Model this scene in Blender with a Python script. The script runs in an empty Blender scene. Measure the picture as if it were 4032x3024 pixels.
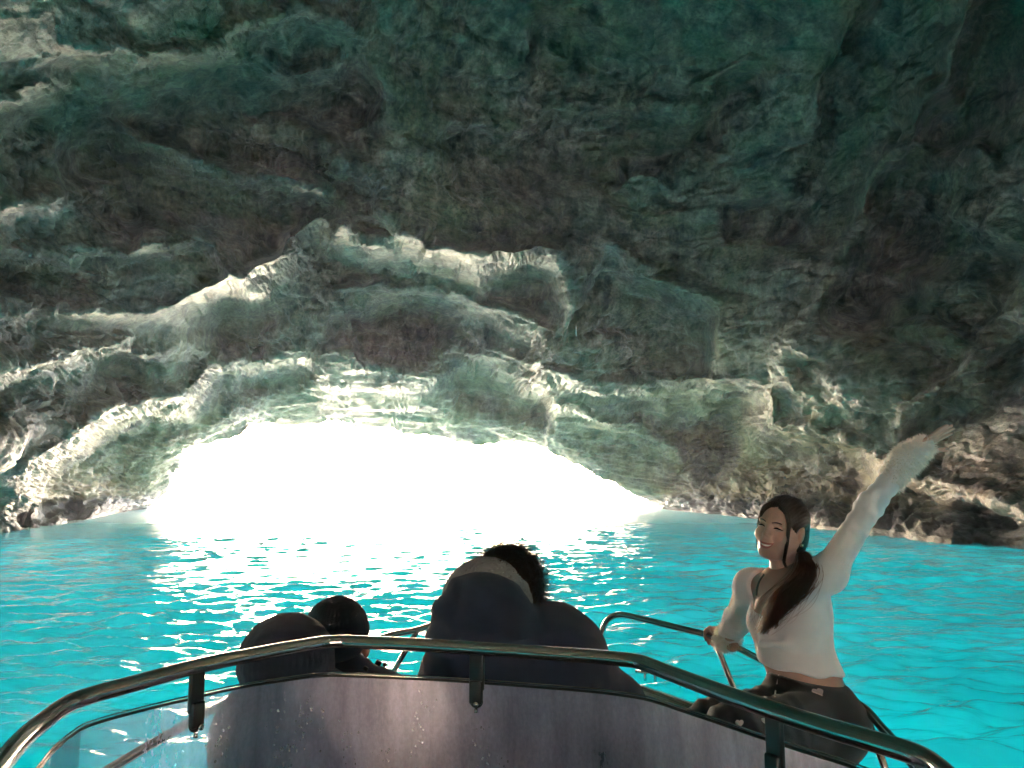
import bpy, bmesh, math, random
import numpy as np
from mathutils import Vector, Matrix

random.seed(7)
rng = np.random.RandomState(7)
scene = bpy.context.scene
COL = scene.collection

# ------------------------------------------------------------------ camera
CAM_H = 1.85
FPX = 3046.0                      # focal length in pixels of a 4032 px wide frame
PITCH = math.atan(388.0 / FPX)    # the horizon lies a little below the middle
cam_d = bpy.data.cameras.new('camera')
cam_d.sensor_width = 36.0
cam_d.lens = 36.0 * FPX / 4032.0
cam_d.clip_start = 0.05
cam_d.clip_end = 9000.0
cam = bpy.data.objects.new('camera', cam_d)
COL.objects.link(cam)
cam.location = (0, 0, CAM_H)
cam.rotation_euler = (math.pi / 2 + PITCH, 0, 0)
scene.camera = cam

# ------------------------------------------------------------------ sky, sun, exposure
SUN_EL, SUN_AZ = math.radians(19), math.radians(-15)     # azimuth from +Y, positive to the right
world = bpy.data.worlds.new('World')
scene.world = world
world.use_nodes = True
wn = world.node_tree.nodes
bg = wn['Background']
sky = wn.new('ShaderNodeTexSky')
sky.sky_type = 'NISHITA'
sky.sun_disc = False
sky.sun_elevation = SUN_EL
sky.sun_rotation = SUN_AZ
sky.dust_density = 2.0
world.node_tree.links.new(sky.outputs[0], bg.inputs[0])
bg.inputs[1].default_value = 0.15
sun_d = bpy.data.lights.new('sun', 'SUN')
sun_d.energy = 2.0
sun_d.angle = math.radians(0.5)
sun_d.color = (1.0, 0.83, 0.58)
sun = bpy.data.objects.new('sun', sun_d)
COL.objects.link(sun)
sun_dir = Vector((math.sin(SUN_AZ) * math.cos(SUN_EL), math.cos(SUN_AZ) * math.cos(SUN_EL), math.sin(SUN_EL)))
sun.location = sun_dir * 100
sun.rotation_euler = sun_dir.to_track_quat('Z', 'Y').to_euler()
vs = scene.view_settings
vs.view_transform = 'Standard'
vs.look = 'None'
vs.gamma = 1.0
vs.use_curve_mapping = False
vs.exposure = 5.1
scene.render.engine = 'CYCLES'
cy = scene.cycles
cy.use_denoising = True
cy.max_bounces = 10
cy.diffuse_bounces = 6
cy.glossy_bounces = 4
cy.transmission_bounces = 6
cy.transparent_max_bounces = 12
cy.sample_clamp_indirect = 0.0
cy.blur_glossy = 0.05
cy.caustics_refractive = False

# ------------------------------------------------------------------ helpers
def link(o, parent=None):
    COL.objects.link(o)
    if parent is not None:
        o.parent = parent
    return o

def tag(o, label=None, cat=None, group=None, kind=None):
    if label: o['label'] = label
    if cat: o['category'] = cat
    if group: o['group'] = group
    if kind: o['kind'] = kind
    return o

def grid_mesh(name, V, quads=None, smooth=True, mats=(), tris=None):
    """mesh from numpy arrays, fast"""
    me = bpy.data.meshes.new(name)
    me.vertices.add(len(V))
    me.vertices.foreach_set('co', np.ascontiguousarray(V, dtype=np.float32).ravel())
    idx, starts, n0 = [], [], 0
    if quads is not None and len(quads):
        idx.append(quads.ravel()); starts.append(np.arange(len(quads)) * 4); n0 = quads.size
    if tris is not None and len(tris):
        idx.append(tris.ravel()); starts.append(n0 + np.arange(len(tris)) * 3)
    idx = np.concatenate(idx).astype(np.int32); starts = np.concatenate(starts).astype(np.int32)
    me.loops.add(len(idx)); me.loops.foreach_set('vertex_index', idx)
    me.polygons.add(len(starts)); me.polygons.foreach_set('loop_start', starts)
    me.polygons.foreach_set('use_smooth', np.full(len(starts), smooth, dtype=bool))
    me.update(calc_edges=True)
    me.validate()
    for m in mats: me.materials.append(m)
    return me

def rc_quads(nr, nc, wrap=False):
    r = np.arange(nr - 1)[:, None]
    c = np.arange(nc if wrap else nc - 1)[None, :]
    c2 = (c + 1) % nc
    return np.stack([r * nc + c, r * nc + c2, (r + 1) * nc + c2, (r + 1) * nc + c], -1).reshape(-1, 4)

def mesh_obj(name, me, parent=None, mat=None):
    if mat is not None: me.materials.append(mat)
    return link(bpy.data.objects.new(name, me), parent)

def empty(name, loc=(0, 0, 0)):
    o = bpy.data.objects.new(name, None)
    o.location = loc
    o.empty_display_size = 0.2
    return link(o)

def bm_obj(name, bm, mat, parent=None, smooth=True):
    me = bpy.data.meshes.new(name)
    bm.normal_update()
    bm.to_mesh(me); bm.free()
    if smooth:
        for p in me.polygons: p.use_smooth = True
    me.materials.append(mat)
    return link(bpy.data.objects.new(name, me), parent)

# 3D gradient noise in numpy
_perm = rng.permutation(256).astype(np.int32)
_perm = np.concatenate([_perm, _perm])
_g = rng.normal(size=(256, 3)); _g /= np.linalg.norm(_g, axis=1)[:, None]
_g = _g.astype(np.float32)
def noise3(P):
    P = P.astype(np.float32)
    I = np.floor(P).astype(np.int32); F = P - I
    I &= 255
    U = F * F * F * (F * (F * 6 - 15) + 10)
    out = None
    res = []
    for dx in (0, 1):
        for dy in (0, 1):
            for dz in (0, 1):
                h = _perm[_perm[_perm[(I[:, 0] + dx) & 255] + ((I[:, 1] + dy) & 255)] + ((I[:, 2] + dz) & 255)]
                g = _g[h]
                res.append(g[:, 0] * (F[:, 0] - dx) + g[:, 1] * (F[:, 1] - dy) + g[:, 2] * (F[:, 2] - dz))
    ux, uy, uz = U[:, 0], U[:, 1], U[:, 2]
    l = lambda a, b, t: a + (b - a) * t
    x00 = l(l(res[0], res[1], uz), l(res[2], res[3], uz), uy)
    x10 = l(l(res[4], res[5], uz), l(res[6], res[7], uz), uy)
    return l(x00, x10, ux) * 1.6
def fbm(P, n=4, lac=2.03, gain=0.5):
    a, s, o = 1.0, 0, np.zeros(len(P), np.float32)
    for i in range(n):
        o += a * noise3(P + i * 17.3); s += a
        P = P * lac; a *= gain
    return o / s
def ridged(P, n=4, lac=2.07, gain=0.55):
    a, s, o = 1.0, 0, np.zeros(len(P), np.float32)
    for i in range(n):
        o += a * (1 - 2 * np.abs(noise3(P + i * 11.7))); s += a
        P = P * lac; a *= gain
    return o / s
def worley(P, seed=0):
    """distance to the nearest and second nearest feature point, and a random value per cell"""
    P = P.astype(np.float32)
    I = np.floor(P).astype(np.int32)
    f1 = np.full(len(P), 9.0, np.float32); f2 = f1.copy(); idv = np.zeros(len(P), np.float32)
    for dx in (-1, 0, 1):
        for dy in (-1, 0, 1):
            for dz in (-1, 0, 1):
                c = I + np.array([dx, dy, dz], np.int32)
                h = _perm[_perm[_perm[(c[:, 0] + seed) & 255] + (c[:, 1] & 255)] + (c[:, 2] & 255)]
                j = np.stack([h, _perm[h], _perm[_perm[h] + 1]], -1).astype(np.float32) / 255.0
                d = np.sqrt((((c + 0.1 + 0.8 * j) - P) ** 2).sum(1))
                m = d < f1
                f2 = np.where(m, f1, np.minimum(f2, d)); idv = np.where(m, j[:, 1], idv); f1 = np.where(m, d, f1)
    return f1, f2, idv
def sstep(a, b, x):
    t = np.clip((x - a) / (b - a), 0, 1)
    return t * t * (3 - 2 * t)

# photograph pixel (4032 x 3024) -> direction in the place
_cp, _sp = math.cos(PITCH), math.sin(PITCH)
def pix_dir(px, py):
    px = np.asarray(px, float); py = np.asarray(py, float)
    xr = (px - 2016) / FPX; yu = (1512 - py) / FPX
    d = np.stack([xr, _cp - yu * _sp, _sp + yu * _cp], -1)
    return d / np.linalg.norm(d, axis=-1, keepdims=True)
def at(px, py, y):
    """point in the place that is y metres ahead of the camera on the line of sight of a pixel"""
    d = pix_dir(px, py)
    return Vector(d * (y / d[1])) + Vector((0, 0, CAM_H))

# ------------------------------------------------------------------ material helpers
def new_mat(name):
    m = bpy.data.materials.new(name)
    m.use_nodes = True
    nt = m.node_tree
    return m, nt, nt.nodes['Principled BSDF'], nt.nodes['Material Output']
def nd(nt, typ, **kw):
    n = nt.nodes.new(typ)
    for k, v in kw.items():
        if k in n.inputs.keys(): n.inputs[k].default_value = v
        else: setattr(n, k, v)
    return n
def ramp(nt, fac, stops, interp='LINEAR'):
    r = nt.nodes.new('ShaderNodeValToRGB')
    r.color_ramp.interpolation = interp
    while len(r.color_ramp.elements) < len(stops): r.color_ramp.elements.new(0.5)
    for e, (p, c) in zip(r.color_ramp.elements, stops):
        e.position = p
        e.color = (c[0], c[1], c[2], 1) if not isinstance(c, (int, float)) else (c, c, c, 1)
    nt.links.new(fac, r.inputs[0])
    return r
def noise_node(nt, scale, detail=6, rough=0.6, mapping=(1, 1, 1), dist=0.0):
    tc = nt.nodes.new('ShaderNodeTexCoord')
    mp = nt.nodes.new('ShaderNodeMapping')
    mp.inputs['Scale'].default_value = mapping
    nt.links.new(tc.outputs['Object'], mp.inputs[0])
    n = nt.nodes.new('ShaderNodeTexNoise')
    n.inputs['Scale'].default_value = scale
    n.inputs['Detail'].default_value = detail
    n.inputs['Roughness'].default_value = rough
    n.inputs['Distortion'].default_value = dist
    nt.links.new(mp.outputs[0], n.inputs[0])
    return n
def simple_mat(name, col, rough=0.5, metal=0.0, bump=0.0, bscale=200, var=0.0, vscale=20, mapping=(1, 1, 1), spec=0.5):
    m, nt, b, out = new_mat(name)
    b.inputs['Roughness'].default_value = rough
    b.inputs['Metallic'].default_value = metal
    b.inputs['Specular IOR Level'].default_value = spec
    b.inputs['Base Color'].default_value = (*col, 1)
    if var:
        n = noise_node(nt, vscale, 5, 0.6, mapping)
        r = ramp(nt, n.outputs[0], [(0.3, [c * (1 - var) for c in col]), (0.7, [min(1, c * (1 + var)) for c in col])])
        nt.links.new(r.outputs[0], b.inputs['Base Color'])
    if bump:
        n = noise_node(nt, bscale, 4, 0.6, mapping)
        bp = nd(nt, 'ShaderNodeBump', Strength=bump, Distance=0.01)
        nt.links.new(n.outputs[0], bp.inputs['Height'])
        nt.links.new(bp.outputs[0], b.inputs['Normal'])
    return m
# ================================================================== the cave
# mouth outline, left waterline and right waterline as read off the photograph
MOUTH = [(530, 2005), (590, 1985), (650, 1950), (672, 1905), (682, 1850), (700, 1800), (735, 1765), (830, 1730),
         (930, 1700), (1040, 1675), (1150, 1668), (1250, 1672), (1330, 1664), (1400, 1690), (1470, 1690),
         (1540, 1683), (1590, 1712), (1680, 1715), (1780, 1737), (1900, 1742), (2020, 1740), (2100, 1752),
         (2200, 1800), (2330, 1860), (2425, 1905), (2510, 1950), (2565, 1978), (2588, 2002)]
LEFT_W = [(530, 2005), (340, 2050), (200, 2072), (0, 2095)]
RIGHT_W = [(2588, 2002), (2760, 2020), (2950, 2042), (3250, 2085), (3440, 2106), (3560, 2118), (3640, 2130), (3750, 2143),
           (3830, 2140), (4032, 2160)]
# rest of the waterline: (azimuth deg, metres)
LEFT_FAR = [(-50, 25), (-70, 21), (-95, 18), (-125, 15), (-170.5, 12)]
RIGHT_FAR = [(42, 22), (55, 21), (75, 18), (95, 14), (125, 12), (170.5, 12)]

def aed(d):
    """azimuthal equidistant coordinates (degrees) about +Y"""
    d = np.asarray(d, float)
    psi = np.degrees(np.arccos(np.clip(d[..., 1], -1, 1)))
    h = np.hypot(d[..., 0], d[..., 2]) + 1e-12
    return np.stack([d[..., 0] / h * psi, d[..., 2] / h * psi], -1)
def aed_inv(q):
    psi = np.radians(np.hypot(q[..., 0], q[..., 1]))
    h = np.hypot(q[..., 0], q[..., 1]) + 1e-12
    s = np.sin(psi)
    return np.stack([q[..., 0] / h * s, np.cos(psi), q[..., 1] / h * s], -1)
def pix_aed(pts):
    pts = np.asarray(pts, float)
    return aed(pix_dir(pts[:, 0], pts[:, 1]))
def azel_aed(az, el):
    az, el = math.radians(az), math.radians(el)
    return aed(np.array([math.sin(az) * math.cos(el), math.cos(az) * math.cos(el), math.sin(el)]))
def resample(P, t_new, t_old=None):
    P = np.asarray(P, float)
    if t_old is None:
        s = np.concatenate([[0], np.cumsum(np.linalg.norm(np.diff(P, axis=0), axis=1))])
        t_old = s / s[-1]
    return np.stack([np.interp(t_new, t_old, P[:, k]) for k in range(P.shape[1])], -1)

def smooth2(a, k):
    for ax in (0, 1):
        pad = [(0, 0)] * a.ndim; pad[ax] = (k, k)
        b = np.cumsum(np.pad(a, pad, mode='edge'), axis=ax)
        n = a.shape[ax]
        hi = np.take(b, np.arange(n) + 2 * k, axis=ax)
        lo = np.concatenate([np.zeros_like(np.take(b, [0], axis=ax)), np.take(b, np.arange(n - 1), axis=ax)], axis=ax)
        a = (hi - lo) / (2 * k + 1)
    return a
# the grid: columns along the mouth outline, rows from the mouth back over the camera
NU, NT = 1400, 560
PSI_IN = 62.0
psi_edge = 170.5  # back of the cave left open, added behind the camera for fill light
tt = np.concatenate([np.linspace(0, 0.82, NT - 40), 0.82 + 0.18 * np.linspace(0, 1, 41)[1:]])
uu = np.linspace(0, 1, NU)
M = resample(pix_aed(MOUTH), uu)
def side(pix, far):
    q = list(pix_aed(pix))
    for az, m in far:
        q.append(azel_aed(az, -math.degrees(math.atan(CAM_H / m))))
    return np.array(q)
Lq = side(LEFT_W, LEFT_FAR); Rq = side(RIGHT_W, RIGHT_FAR)
# row parameter -> psi growth: first 82 % of the rows cover what the frame can show
def psi_t(p0):
    return np.interp(tt, [0, 0.82, 1.0], [p0, PSI_IN, psi_edge])
def along(Q):
    psi = np.hypot(Q[:, 0], Q[:, 1])
    return resample(Q, psi_t(psi[0]), psi)
Lt, Rt = along(Lq), along(Rq)
ang0 = math.atan2(Lt[-1][1], Lt[-1][0]) % (2 * math.pi); ang1 = math.atan2(Rt[-1][1], Rt[-1][0])
ang = np.linspace(ang0, ang1, NU)
O = np.stack([np.cos(ang), np.sin(ang)], -1) * np.linspace(np.linalg.norm(Lt[-1]), np.linalg.norm(Rt[-1]), NU)[:, None]
Tw = np.interp(tt, [0, 0.82, 1], [0, (PSI_IN - 20) / (psi_edge - 20), 1])   # blend weight in angle
def coons():
    u = uu[None, :, None]; t = Tw[:, None, None]
    return ((1 - t) * M[None] + t * O[None] + (1 - u) * Lt[:, None] + u * Rt[:, None]
            - ((1 - u) * (1 - t) * M[0] + u * (1 - t) * M[-1] + (1 - u) * t * O[0] + u * t * O[-1]))
Q = coons()                                     # (NT, NU, 2)

# base distances: (pixel x, pixel y, metres along the line of sight)
D_CTRL = [(490, 2005, 53), (690, 1850, 54), (1040, 1675, 55), (1540, 1683, 56), (2020, 1740, 55), (2330, 1860, 54),
          (2620, 2002, 54),
          (1300, 1500, 44), (1700, 1500, 44), (2100, 1600, 45), (900, 1600, 43), (600, 1750, 43), (300, 1900, 40),
          (1300, 1250, 34), (1700, 1200, 33.5), (2100, 1350, 36), (2500, 1650, 43), (2900, 1750, 41), (3200, 1800, 38),
          (3400, 1900, 37), (2800, 1950, 47), (3100, 2000, 42),
                   (800, 1450, 38), (400, 1500, 31), (0, 1700, 26), (0, 1300, 24), (400, 1100, 27), (900, 1100, 29.5), (1400, 1000, 31),
          (2000, 1000, 32), (2400, 1150, 36), (2800, 1350, 36), (2500, 1400, 40), (2900, 1500, 37),
          (3300, 1500, 31), (3560, 1700, 32), (3750, 1850, 30), (4032, 1850, 29),
          (4032, 1500, 29), (3800, 1300, 31), (4032, 1000, 31), (3700, 900, 33), (3400, 1000, 35), (3000, 1000, 37),
          (0, 900, 23), (500, 700, 26), (1000, 700, 29), (1600, 700, 31), (2200, 700, 37), (2800, 600, 37), (3300, 500, 35),
          (3700, 300, 33), (4032, 500, 31), (4032, 0, 31),
          (0, 400, 21.5), (600, 300, 24), (1200, 300, 28), (2000, 300, 34), (2600, 0, 34), (3200, 0, 33),
          (0, 0, 19.5), (700, 0, 23), (1500, 0, 30)]
cq = [pix_aed([(a, b)])[0] for a, b, _ in D_CTRL]; cr = [c for _, _, c in D_CTRL]
for az, el, m in [(-50, 10, 21), (-50, 35, 18), (-70, 20, 17), (-90, 10, 16), (-90, 45, 15), (0, 45, 28), (0, 65, 24), (0, 85, 20),
                  (40, 45, 26), (50, 20, 27), (70, 15, 20), (90, 40, 13), (130, 20, 12), (-130, 20, 14), (130, 55, 12),
                  (-130, 55, 13), (180, 60, 12), (180, 30, 12)]:
    cq.append(azel_aed(az, el)); cr.append(m)
for az, m in LEFT_FAR + RIGHT_FAR:
    cq.append(azel_aed(az, -math.degrees(math.atan(CAM_H / m)))); cr.append(math.hypot(m, CAM_H))
for q_ in np.concatenate([resample(pix_aed(LEFT_W), np.linspace(0.15, 1, 6)), resample(pix_aed(RIGHT_W), np.linspace(0.1, 1, 12))]):
    cq.append(q_); cr.append(CAM_H / -aed_inv(q_)[2])
cq = np.array(cq); cr = np.log(np.array(cr, float))
def tps(r):
    return r * r * np.log(r + 1e-9)
_n = len(cq)
K = tps(np.linalg.norm(cq[:, None] - cq[None], axis=-1)) + np.eye(_n) * 6.0
A = np.zeros((_n + 3, _n + 3)); A[:_n, :_n] = K; A[:_n, _n] = 1; A[:_n, _n + 1:] = cq
A[_n, :_n] = 1; A[_n + 1:, :_n] = cq.T
w = np.linalg.solve(A, np.concatenate([cr, [0, 0, 0]]))
def base_r(q):
    o = np.zeros(len(q))
    for i in range(_n):
        o += w[i] * tps(np.hypot(q[:, 0] - cq[i, 0], q[:, 1] - cq[i, 1]))
    return np.exp(o + w[_n] + q @ w[_n + 1:])

# ledges: polyline of a hanging edge; rock below the line lies deeper by `a` metres after `wd` degrees,
# and comes back to the base surface within `back` degrees
LEDGES = [
    # pts (px), amplitude m, width deg, back deg
    # the great inner arch edge, left foot to right foot
    ([(0, 1990), (120, 1900), (300, 1740), (420, 1650), (560, 1600), (720, 1585), (830, 1480), (1060, 1420), (1270, 1350)], 5.0, 2.6, 9.0),
    ([(1270, 1240), (1340, 1180), (1500, 1150), (1660, 1160), (1800, 1180), (1950, 1230), (2100, 1290), (2210, 1350)], 4.2, 3.6, 3.5),
    ([(1270, 1350), (1300, 1250), (1420, 1270), (1560, 1280), (1680, 1265)], 2.2, 1.3, 4.0),
    ([(1780, 1440), (1900, 1455), (2000, 1490), (2100, 1545), (2200, 1570)], 2.6, 1.6, 4.5),
    ([(1770, 1300), (1830, 1330), (1900, 1390), (2000, 1430), (2130, 1480), (2250, 1520), (2420, 1545), (2700, 1515), (2960, 1535)], 5.5, 4.6, 6.0),
    ([(2960, 1535), (3000, 1600), (3010, 1690), (3090, 1700), (3300, 1745), (3450, 1765)], 4.5, 3.4, 4.0),
    ([(2130, 1545), (2250, 1560), (2450, 1620), (2680, 1700), (2760, 1760)], -2.0, 1.2, 5.0),
    # middle ledge with the bright underside
    ([(640, 1210), (760, 1180), (980, 1110), (1100, 1040), (1180, 940), (1250, 895), (1330, 925), (1480, 960), (1700, 1000), (1900, 1030), (2080, 1010), (2290, 1030)], 5.5, 3.2, 7.0),
    ([(1380, 860), (1500, 870), (1600, 930), (1690, 950)], 1.5, 0.8, 2.5),
    ([(2340, 960), (2420, 985), (2520, 1090), (2680, 1180), (2850, 1200)], 2.4, 2.6, 6.0),
    # left wall
    ([(-200, 470), (60, 400), (330, 390), (620, 370), (960, 360), (1250, 330), (1500, 250)], 2.2, 2.6, 6.0),
    ([(330, 450), (500, 560), (700, 610), (900, 680), (1150, 735), (1350, 750)], 3.0, 2.8, 5.0),
    ([(-200, 840), (60, 820), (250, 780), (480, 740), (600, 770)], 1.6, 2.2, 5.0),
    ([(-200, 960), (150, 1000), (330, 1000), (560, 1000), (830, 920)], 1.5, 1.8, 4.5),
    ([(-200, 1230), (100, 1235), (400, 1230), (700, 1240), (900, 1215), (1150, 1190)], 1.5, 1.6, 4.0),
    ([(-200, 1480), (100, 1440), (380, 1390), (560, 1370)], 1.6, 1.6, 3.5),
    ([(-200, 1560), (200, 1490), (430, 1430), (700, 1420)], 1.4, 1.4, 3.5),
    ([(180, 150), (360, 220), (560, 260), (800, 240), (950, 140), (1200, 60), (1400, 150), (1500, 160)], 2.0, 3.0, 5.5),
    ([(560, 250), (720, 230), (850, 260), (1000, 290), (1300, 310), (1450, 200)], 1.3, 1.4, 3.5),
    ([(760, 510), (1000, 500), (1200, 540), (1350, 650), (1560, 740)], 1.4, 1.6, 3.5),
    # ceiling, right
    ([(1650, 560), (1780, 500), (1950, 520), (2150, 470), (2400, 430), (2650, 470), (2850, 430)], 1.5, 1.8, 4.0),
    ([(2050, 90), (2200, 60), (2400, 170), (2600, 220)], 1.2, 2.2, 4.5),
    ([(3450, 800), (3560, 780), (3700, 870), (3900, 930), (4100, 1010)], 2.2, 1.8, 5.0),
    ([(3350, 1080), (3550, 1100), (3800, 1200), (4000, 1250), (4200, 1330)], 1.4, 1.6, 4.0),
    ([(3050, 1420), (3250, 1330), (3500, 1300), (3700, 1330), (3850, 1420)], 1.4, 1.6, 4.0),
    ([(3500, 560), (3600, 530), (3720, 560), (3880, 480)], -1.5, 1.0, 4.0),
    # draperies hanging on the right, with black recesses behind them
    ([(3180, 1330), (3330, 1050), (3420, 820), (3520, 640), (3640, 470), (3760, 330), (3800, 120), (3900, -150)], 4.5, 1.8, 6.0),
    ([(2980, 1000), (3080, 800), (3200, 560), (3260, 330), (3400, 60), (3450, -150)], 2.0, 1.6, 5.0),
    ([(2380, 760), (2450, 640), (2620, 640), (2640, 780)], -1.6, 0.8, 2.5),
    ([(2700, 560), (2760, 430), (2850, 300), (3000, 230)], 1.4, 1.2, 3.0),
    ([(2850, 800), (3050, 760), (3200, 830)], 1.2, 1.2, 3.0),
    ([(3650, 1180), (3780, 1100), (3950, 1180)], 1.4, 1.2, 3.0),
    ([(3450, 1765), (3600, 1640), (3800, 1480), (4032, 1330), (4200, 1230)], 1.8, 1.2, 4.0),
    # right foot: long ledge over the dark undercut
    ([(3530, 1880), (3650, 1920), (3800, 1965), (3900, 1990), (4032, 2040), (4200, 2110)], 2.6, 1.0, 5.0),
    ([(60, 2010), (150, 1985), (300, 1950), (350, 1990)], 2.5, 0.9, 2.4),
]
def ledge_field(q):
    out = np.zeros(len(q)); soff = np.zeros(len(q))
    for pts, a, wd, back in LEDGES:
        wd *= 0.75; a *= 1.25
        P = pix_aed(pts)
        best = np.full(len(q), 1e9); sd = np.zeros(len(q)); fr = np.zeros(len(q))
        seg = np.linalg.norm(np.diff(P, axis=0), axis=1); S = np.concatenate([[0], np.cumsum(seg)])
        lo = P.min(0) - (wd + back + 2); hi = P.max(0) + (wd + back + 2)
        m = np.where((q[:, 0] > lo[0]) & (q[:, 0] < hi[0]) & (q[:, 1] > lo[1]) & (q[:, 1] < hi[1]))[0]
        if not len(m): continue
        qq = q[m]; bd = np.full(len(m), 1e9); bs = np.zeros(len(m)); bf = np.zeros(len(m))
        for i in range(len(P) - 1):
            d = P[i + 1] - P[i]; L = seg[i] + 1e-9
            tpar = np.clip(((qq - P[i]) @ d) / (L * L), 0, 1)
            off = qq - (P[i] + tpar[:, None] * d)
            dist = np.hypot(off[:, 0], off[:, 1])
            sgn = np.sign(d[0] * (qq[:, 1] - P[i][1]) - d[1] * (qq[:, 0] - P[i][0]))   # + above the line
            mm = dist < bd
            bd[mm] = dist[mm]; bs[mm] = -sgn[mm]; bf[mm] = ((S[i] + tpar * L) / S[-1])[mm]
        d = bd * bs
        taper = sstep(0, 0.12, bf) * sstep(0, 0.12, 1 - bf)
        g = sstep(-0.1, wd, d) * (1 - sstep(wd, wd + back, d))
        lip = -0.22 * np.exp(-((d + 0.5) / 0.55) ** 2)           # the edge itself stands out a little
        out[m] += a * taper * (g + lip)
        soff[m] = np.maximum(soff[m], taper * sstep(-0.9, 0.0, d) * (1 - sstep(wd * 0.8, wd * 1.5, d)) * min(1, abs(a) / 2.5))
    return out, soff

# regions where the stone is crinkled (the rest is smoother, hanging faces); outlines in photograph pixels
CRINKLED = [
    ([(-200, 2090), (-50, 1990), (120, 1880), (300, 1720), (420, 1640), (560, 1590), (720, 1590), (830, 1470), (1060, 1400), (1280, 1340),
      (1290, 1250), (1340, 1180), (1500, 1150), (1700, 1165), (1850, 1190), (2000, 1240), (2120, 1300), (2210, 1350), (2180, 1430),
      (2280, 1510), (2420, 1545), (2700, 1510), (2960, 1535), (3010, 1690), (3200, 1730), (3450, 1765), (3440, 1850), (3330, 1900),
      (3400, 1980), (3250, 2090), (2620, 2010), (1500, 2020), (490, 2010), (300, 2060)], 1.0),
    ([(700, 1240), (1050, 1090), (1180, 950), (1260, 890), (1400, 920), (1700, 985), (1900, 1010), (2080, 990), (2290, 1035), (2080, 1065),
      (1850, 1090), (1600, 1075), (1350, 1050), (1250, 1130), (1050, 1190), (850, 1250)], 1.0),
    ([(1380, 850), (1520, 870), (1700, 950), (1640, 980), (1450, 900)], 0.9),
    ([(330, 450), (500, 570), (700, 620), (900, 690), (1350, 760), (1100, 780), (800, 755), (520, 720), (350, 640), (280, 540)], 0.9),
    ([(-200, 480), (60, 410), (300, 330), (500, 300), (330, 170), (200, 140), (560, 120), (900, 130), (950, 60), (1250, 30), (1330, 130),
      (1500, 160), (1400, 310), (1000, 300), (620, 380), (350, 430), (200, 520), (-200, 620)], 0.9),
    ([(-200, 850), (250, 780), (540, 740), (350, 860), (100, 960), (-200, 980)], 0.8),
    ([(-200, 1010), (200, 990), (560, 1000), (800, 920), (830, 960), (500, 1070), (200, 1230), (-200, 1260)], 0.7),
    ([(-200, 1500), (250, 1430), (550, 1370), (700, 1400), (400, 1480), (250, 1560), (-200, 1700)], 0.8),
    ([(750, 500), (1200, 540), (1560, 740), (1400, 770), (1100, 690), (760, 560)], 0.8),
    ([(2340, 940), (2450, 960), (2600, 1090), (2850, 1190), (2700, 1230), (2500, 1140)], 0.5),
    ([(1700, 480), (1950, 510), (2200, 460), (2700, 430), (2850, 420), (2700, 520), (2200, 560), (1800, 560)], 0.5),
    ([(2100, 60), (2250, 70), (2500, 200), (2450, 290), (2200, 220)], 0.45),
    ([(3450, 1980), (3560, 1960), (3700, 2060), (3760, 2143), (3500, 2120)], 0.7),
]
def inside(q, poly):
    x, y = q[:, 0], q[:, 1]; c = np.zeros(len(q), bool); j = len(poly) - 1
    for i in range(len(poly)):
        xi, yi = poly[i]; xj, yj = poly[j]
        c ^= ((yi > y) != (yj > y)) & (x < (xj - xi) * (y - yi) / (yj - yi + 1e-12) + xi)
        j = i
    return c
# low frequency shape on a coarse grid, then enlarged
cr_r = np.unique(np.round(np.linspace(0, NT - 1, NT // 2)).astype(int)); cr_c = np.unique(np.round(np.linspace(0, NU - 1, NU // 3)).astype(int))
Qc = Q[np.ix_(cr_r, cr_c)].reshape(-1, 2)
# wobble the ledge lines so that they are not drawn with a ruler
wq = np.concatenate([Qc * 0.42, np.zeros((len(Qc), 1))], 1)
wob = np.stack([fbm(wq, 2), fbm(wq + 31.7, 2)], -1) * 0.75
wob_f = np.stack([fbm(wq * 1.7, 4), fbm(wq * 1.7 + 31.7, 4)], -1) * 1.1
inner = sstep(0.0, 3.0, np.repeat(cr_r[:, None], len(cr_c), 1).ravel() * 0.075)
def upsample(a):
    b = np.stack([np.interp(np.arange(NU), cr_c, row) for row in a])
    i = np.clip(np.searchsorted(cr_r, np.arange(NT), side='right') - 1, 0, len(cr_r) - 2)
    f = ((np.arange(NT) - cr_r[i]) / (cr_r[i + 1] - cr_r[i]))[:, None]
    return b[i] * (1 - f) + b[i + 1] * f
shp = (len(cr_r), len(cr_c))
WOB = np.stack([upsample(wob[:, k].reshape(shp)) for k in (0, 1)], -1)
INN = upsample(inner.reshape(shp))
lf, SOFF = ledge_field((Q + WOB * INN[..., None]).reshape(-1, 2))
R = upsample(base_r(Qc).reshape(shp)) + lf.reshape(NT, NU) * INN
crn = np.zeros(len(Qc))
for pts, k_ in CRINKLED:
    crn = np.maximum(crn, k_ * inside(Qc + wob_f, pix_aed(pts)))
CRN = upsample(smooth2(smooth2(crn.reshape(len(cr_r), len(cr_c)), 3), 3)).ravel()
dirs = aed_inv(Q)
# the two waterline columns meet the sea exactly; blend to them over a short strip
for col, s in ((0, 1), (-1, -1)):
    dz = np.minimum(dirs[:, col, 2], -0.012)
    rw = CAM_H / -dz
    k = np.clip(rw / R[:, col], 0.5, 2.0)
    n = 110
    f = (1 - sstep(0, 1, np.arange(n) / n))[None, :]
    sl = slice(0, n) if s == 1 else slice(NU - n, NU)
    ff = f if s == 1 else f[:, ::-1]
    R[:, sl] *= 1 + (k[:, None] - 1) * ff
P3 = dirs * R[..., None] + np.array([0, 0, CAM_H])
P3[:, 0, 2] = np.minimum(P3[:, 0, 2], 0.0); P3[:, -1, 2] = np.minimum(P3[:, -1, 2], 0.0)

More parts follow.
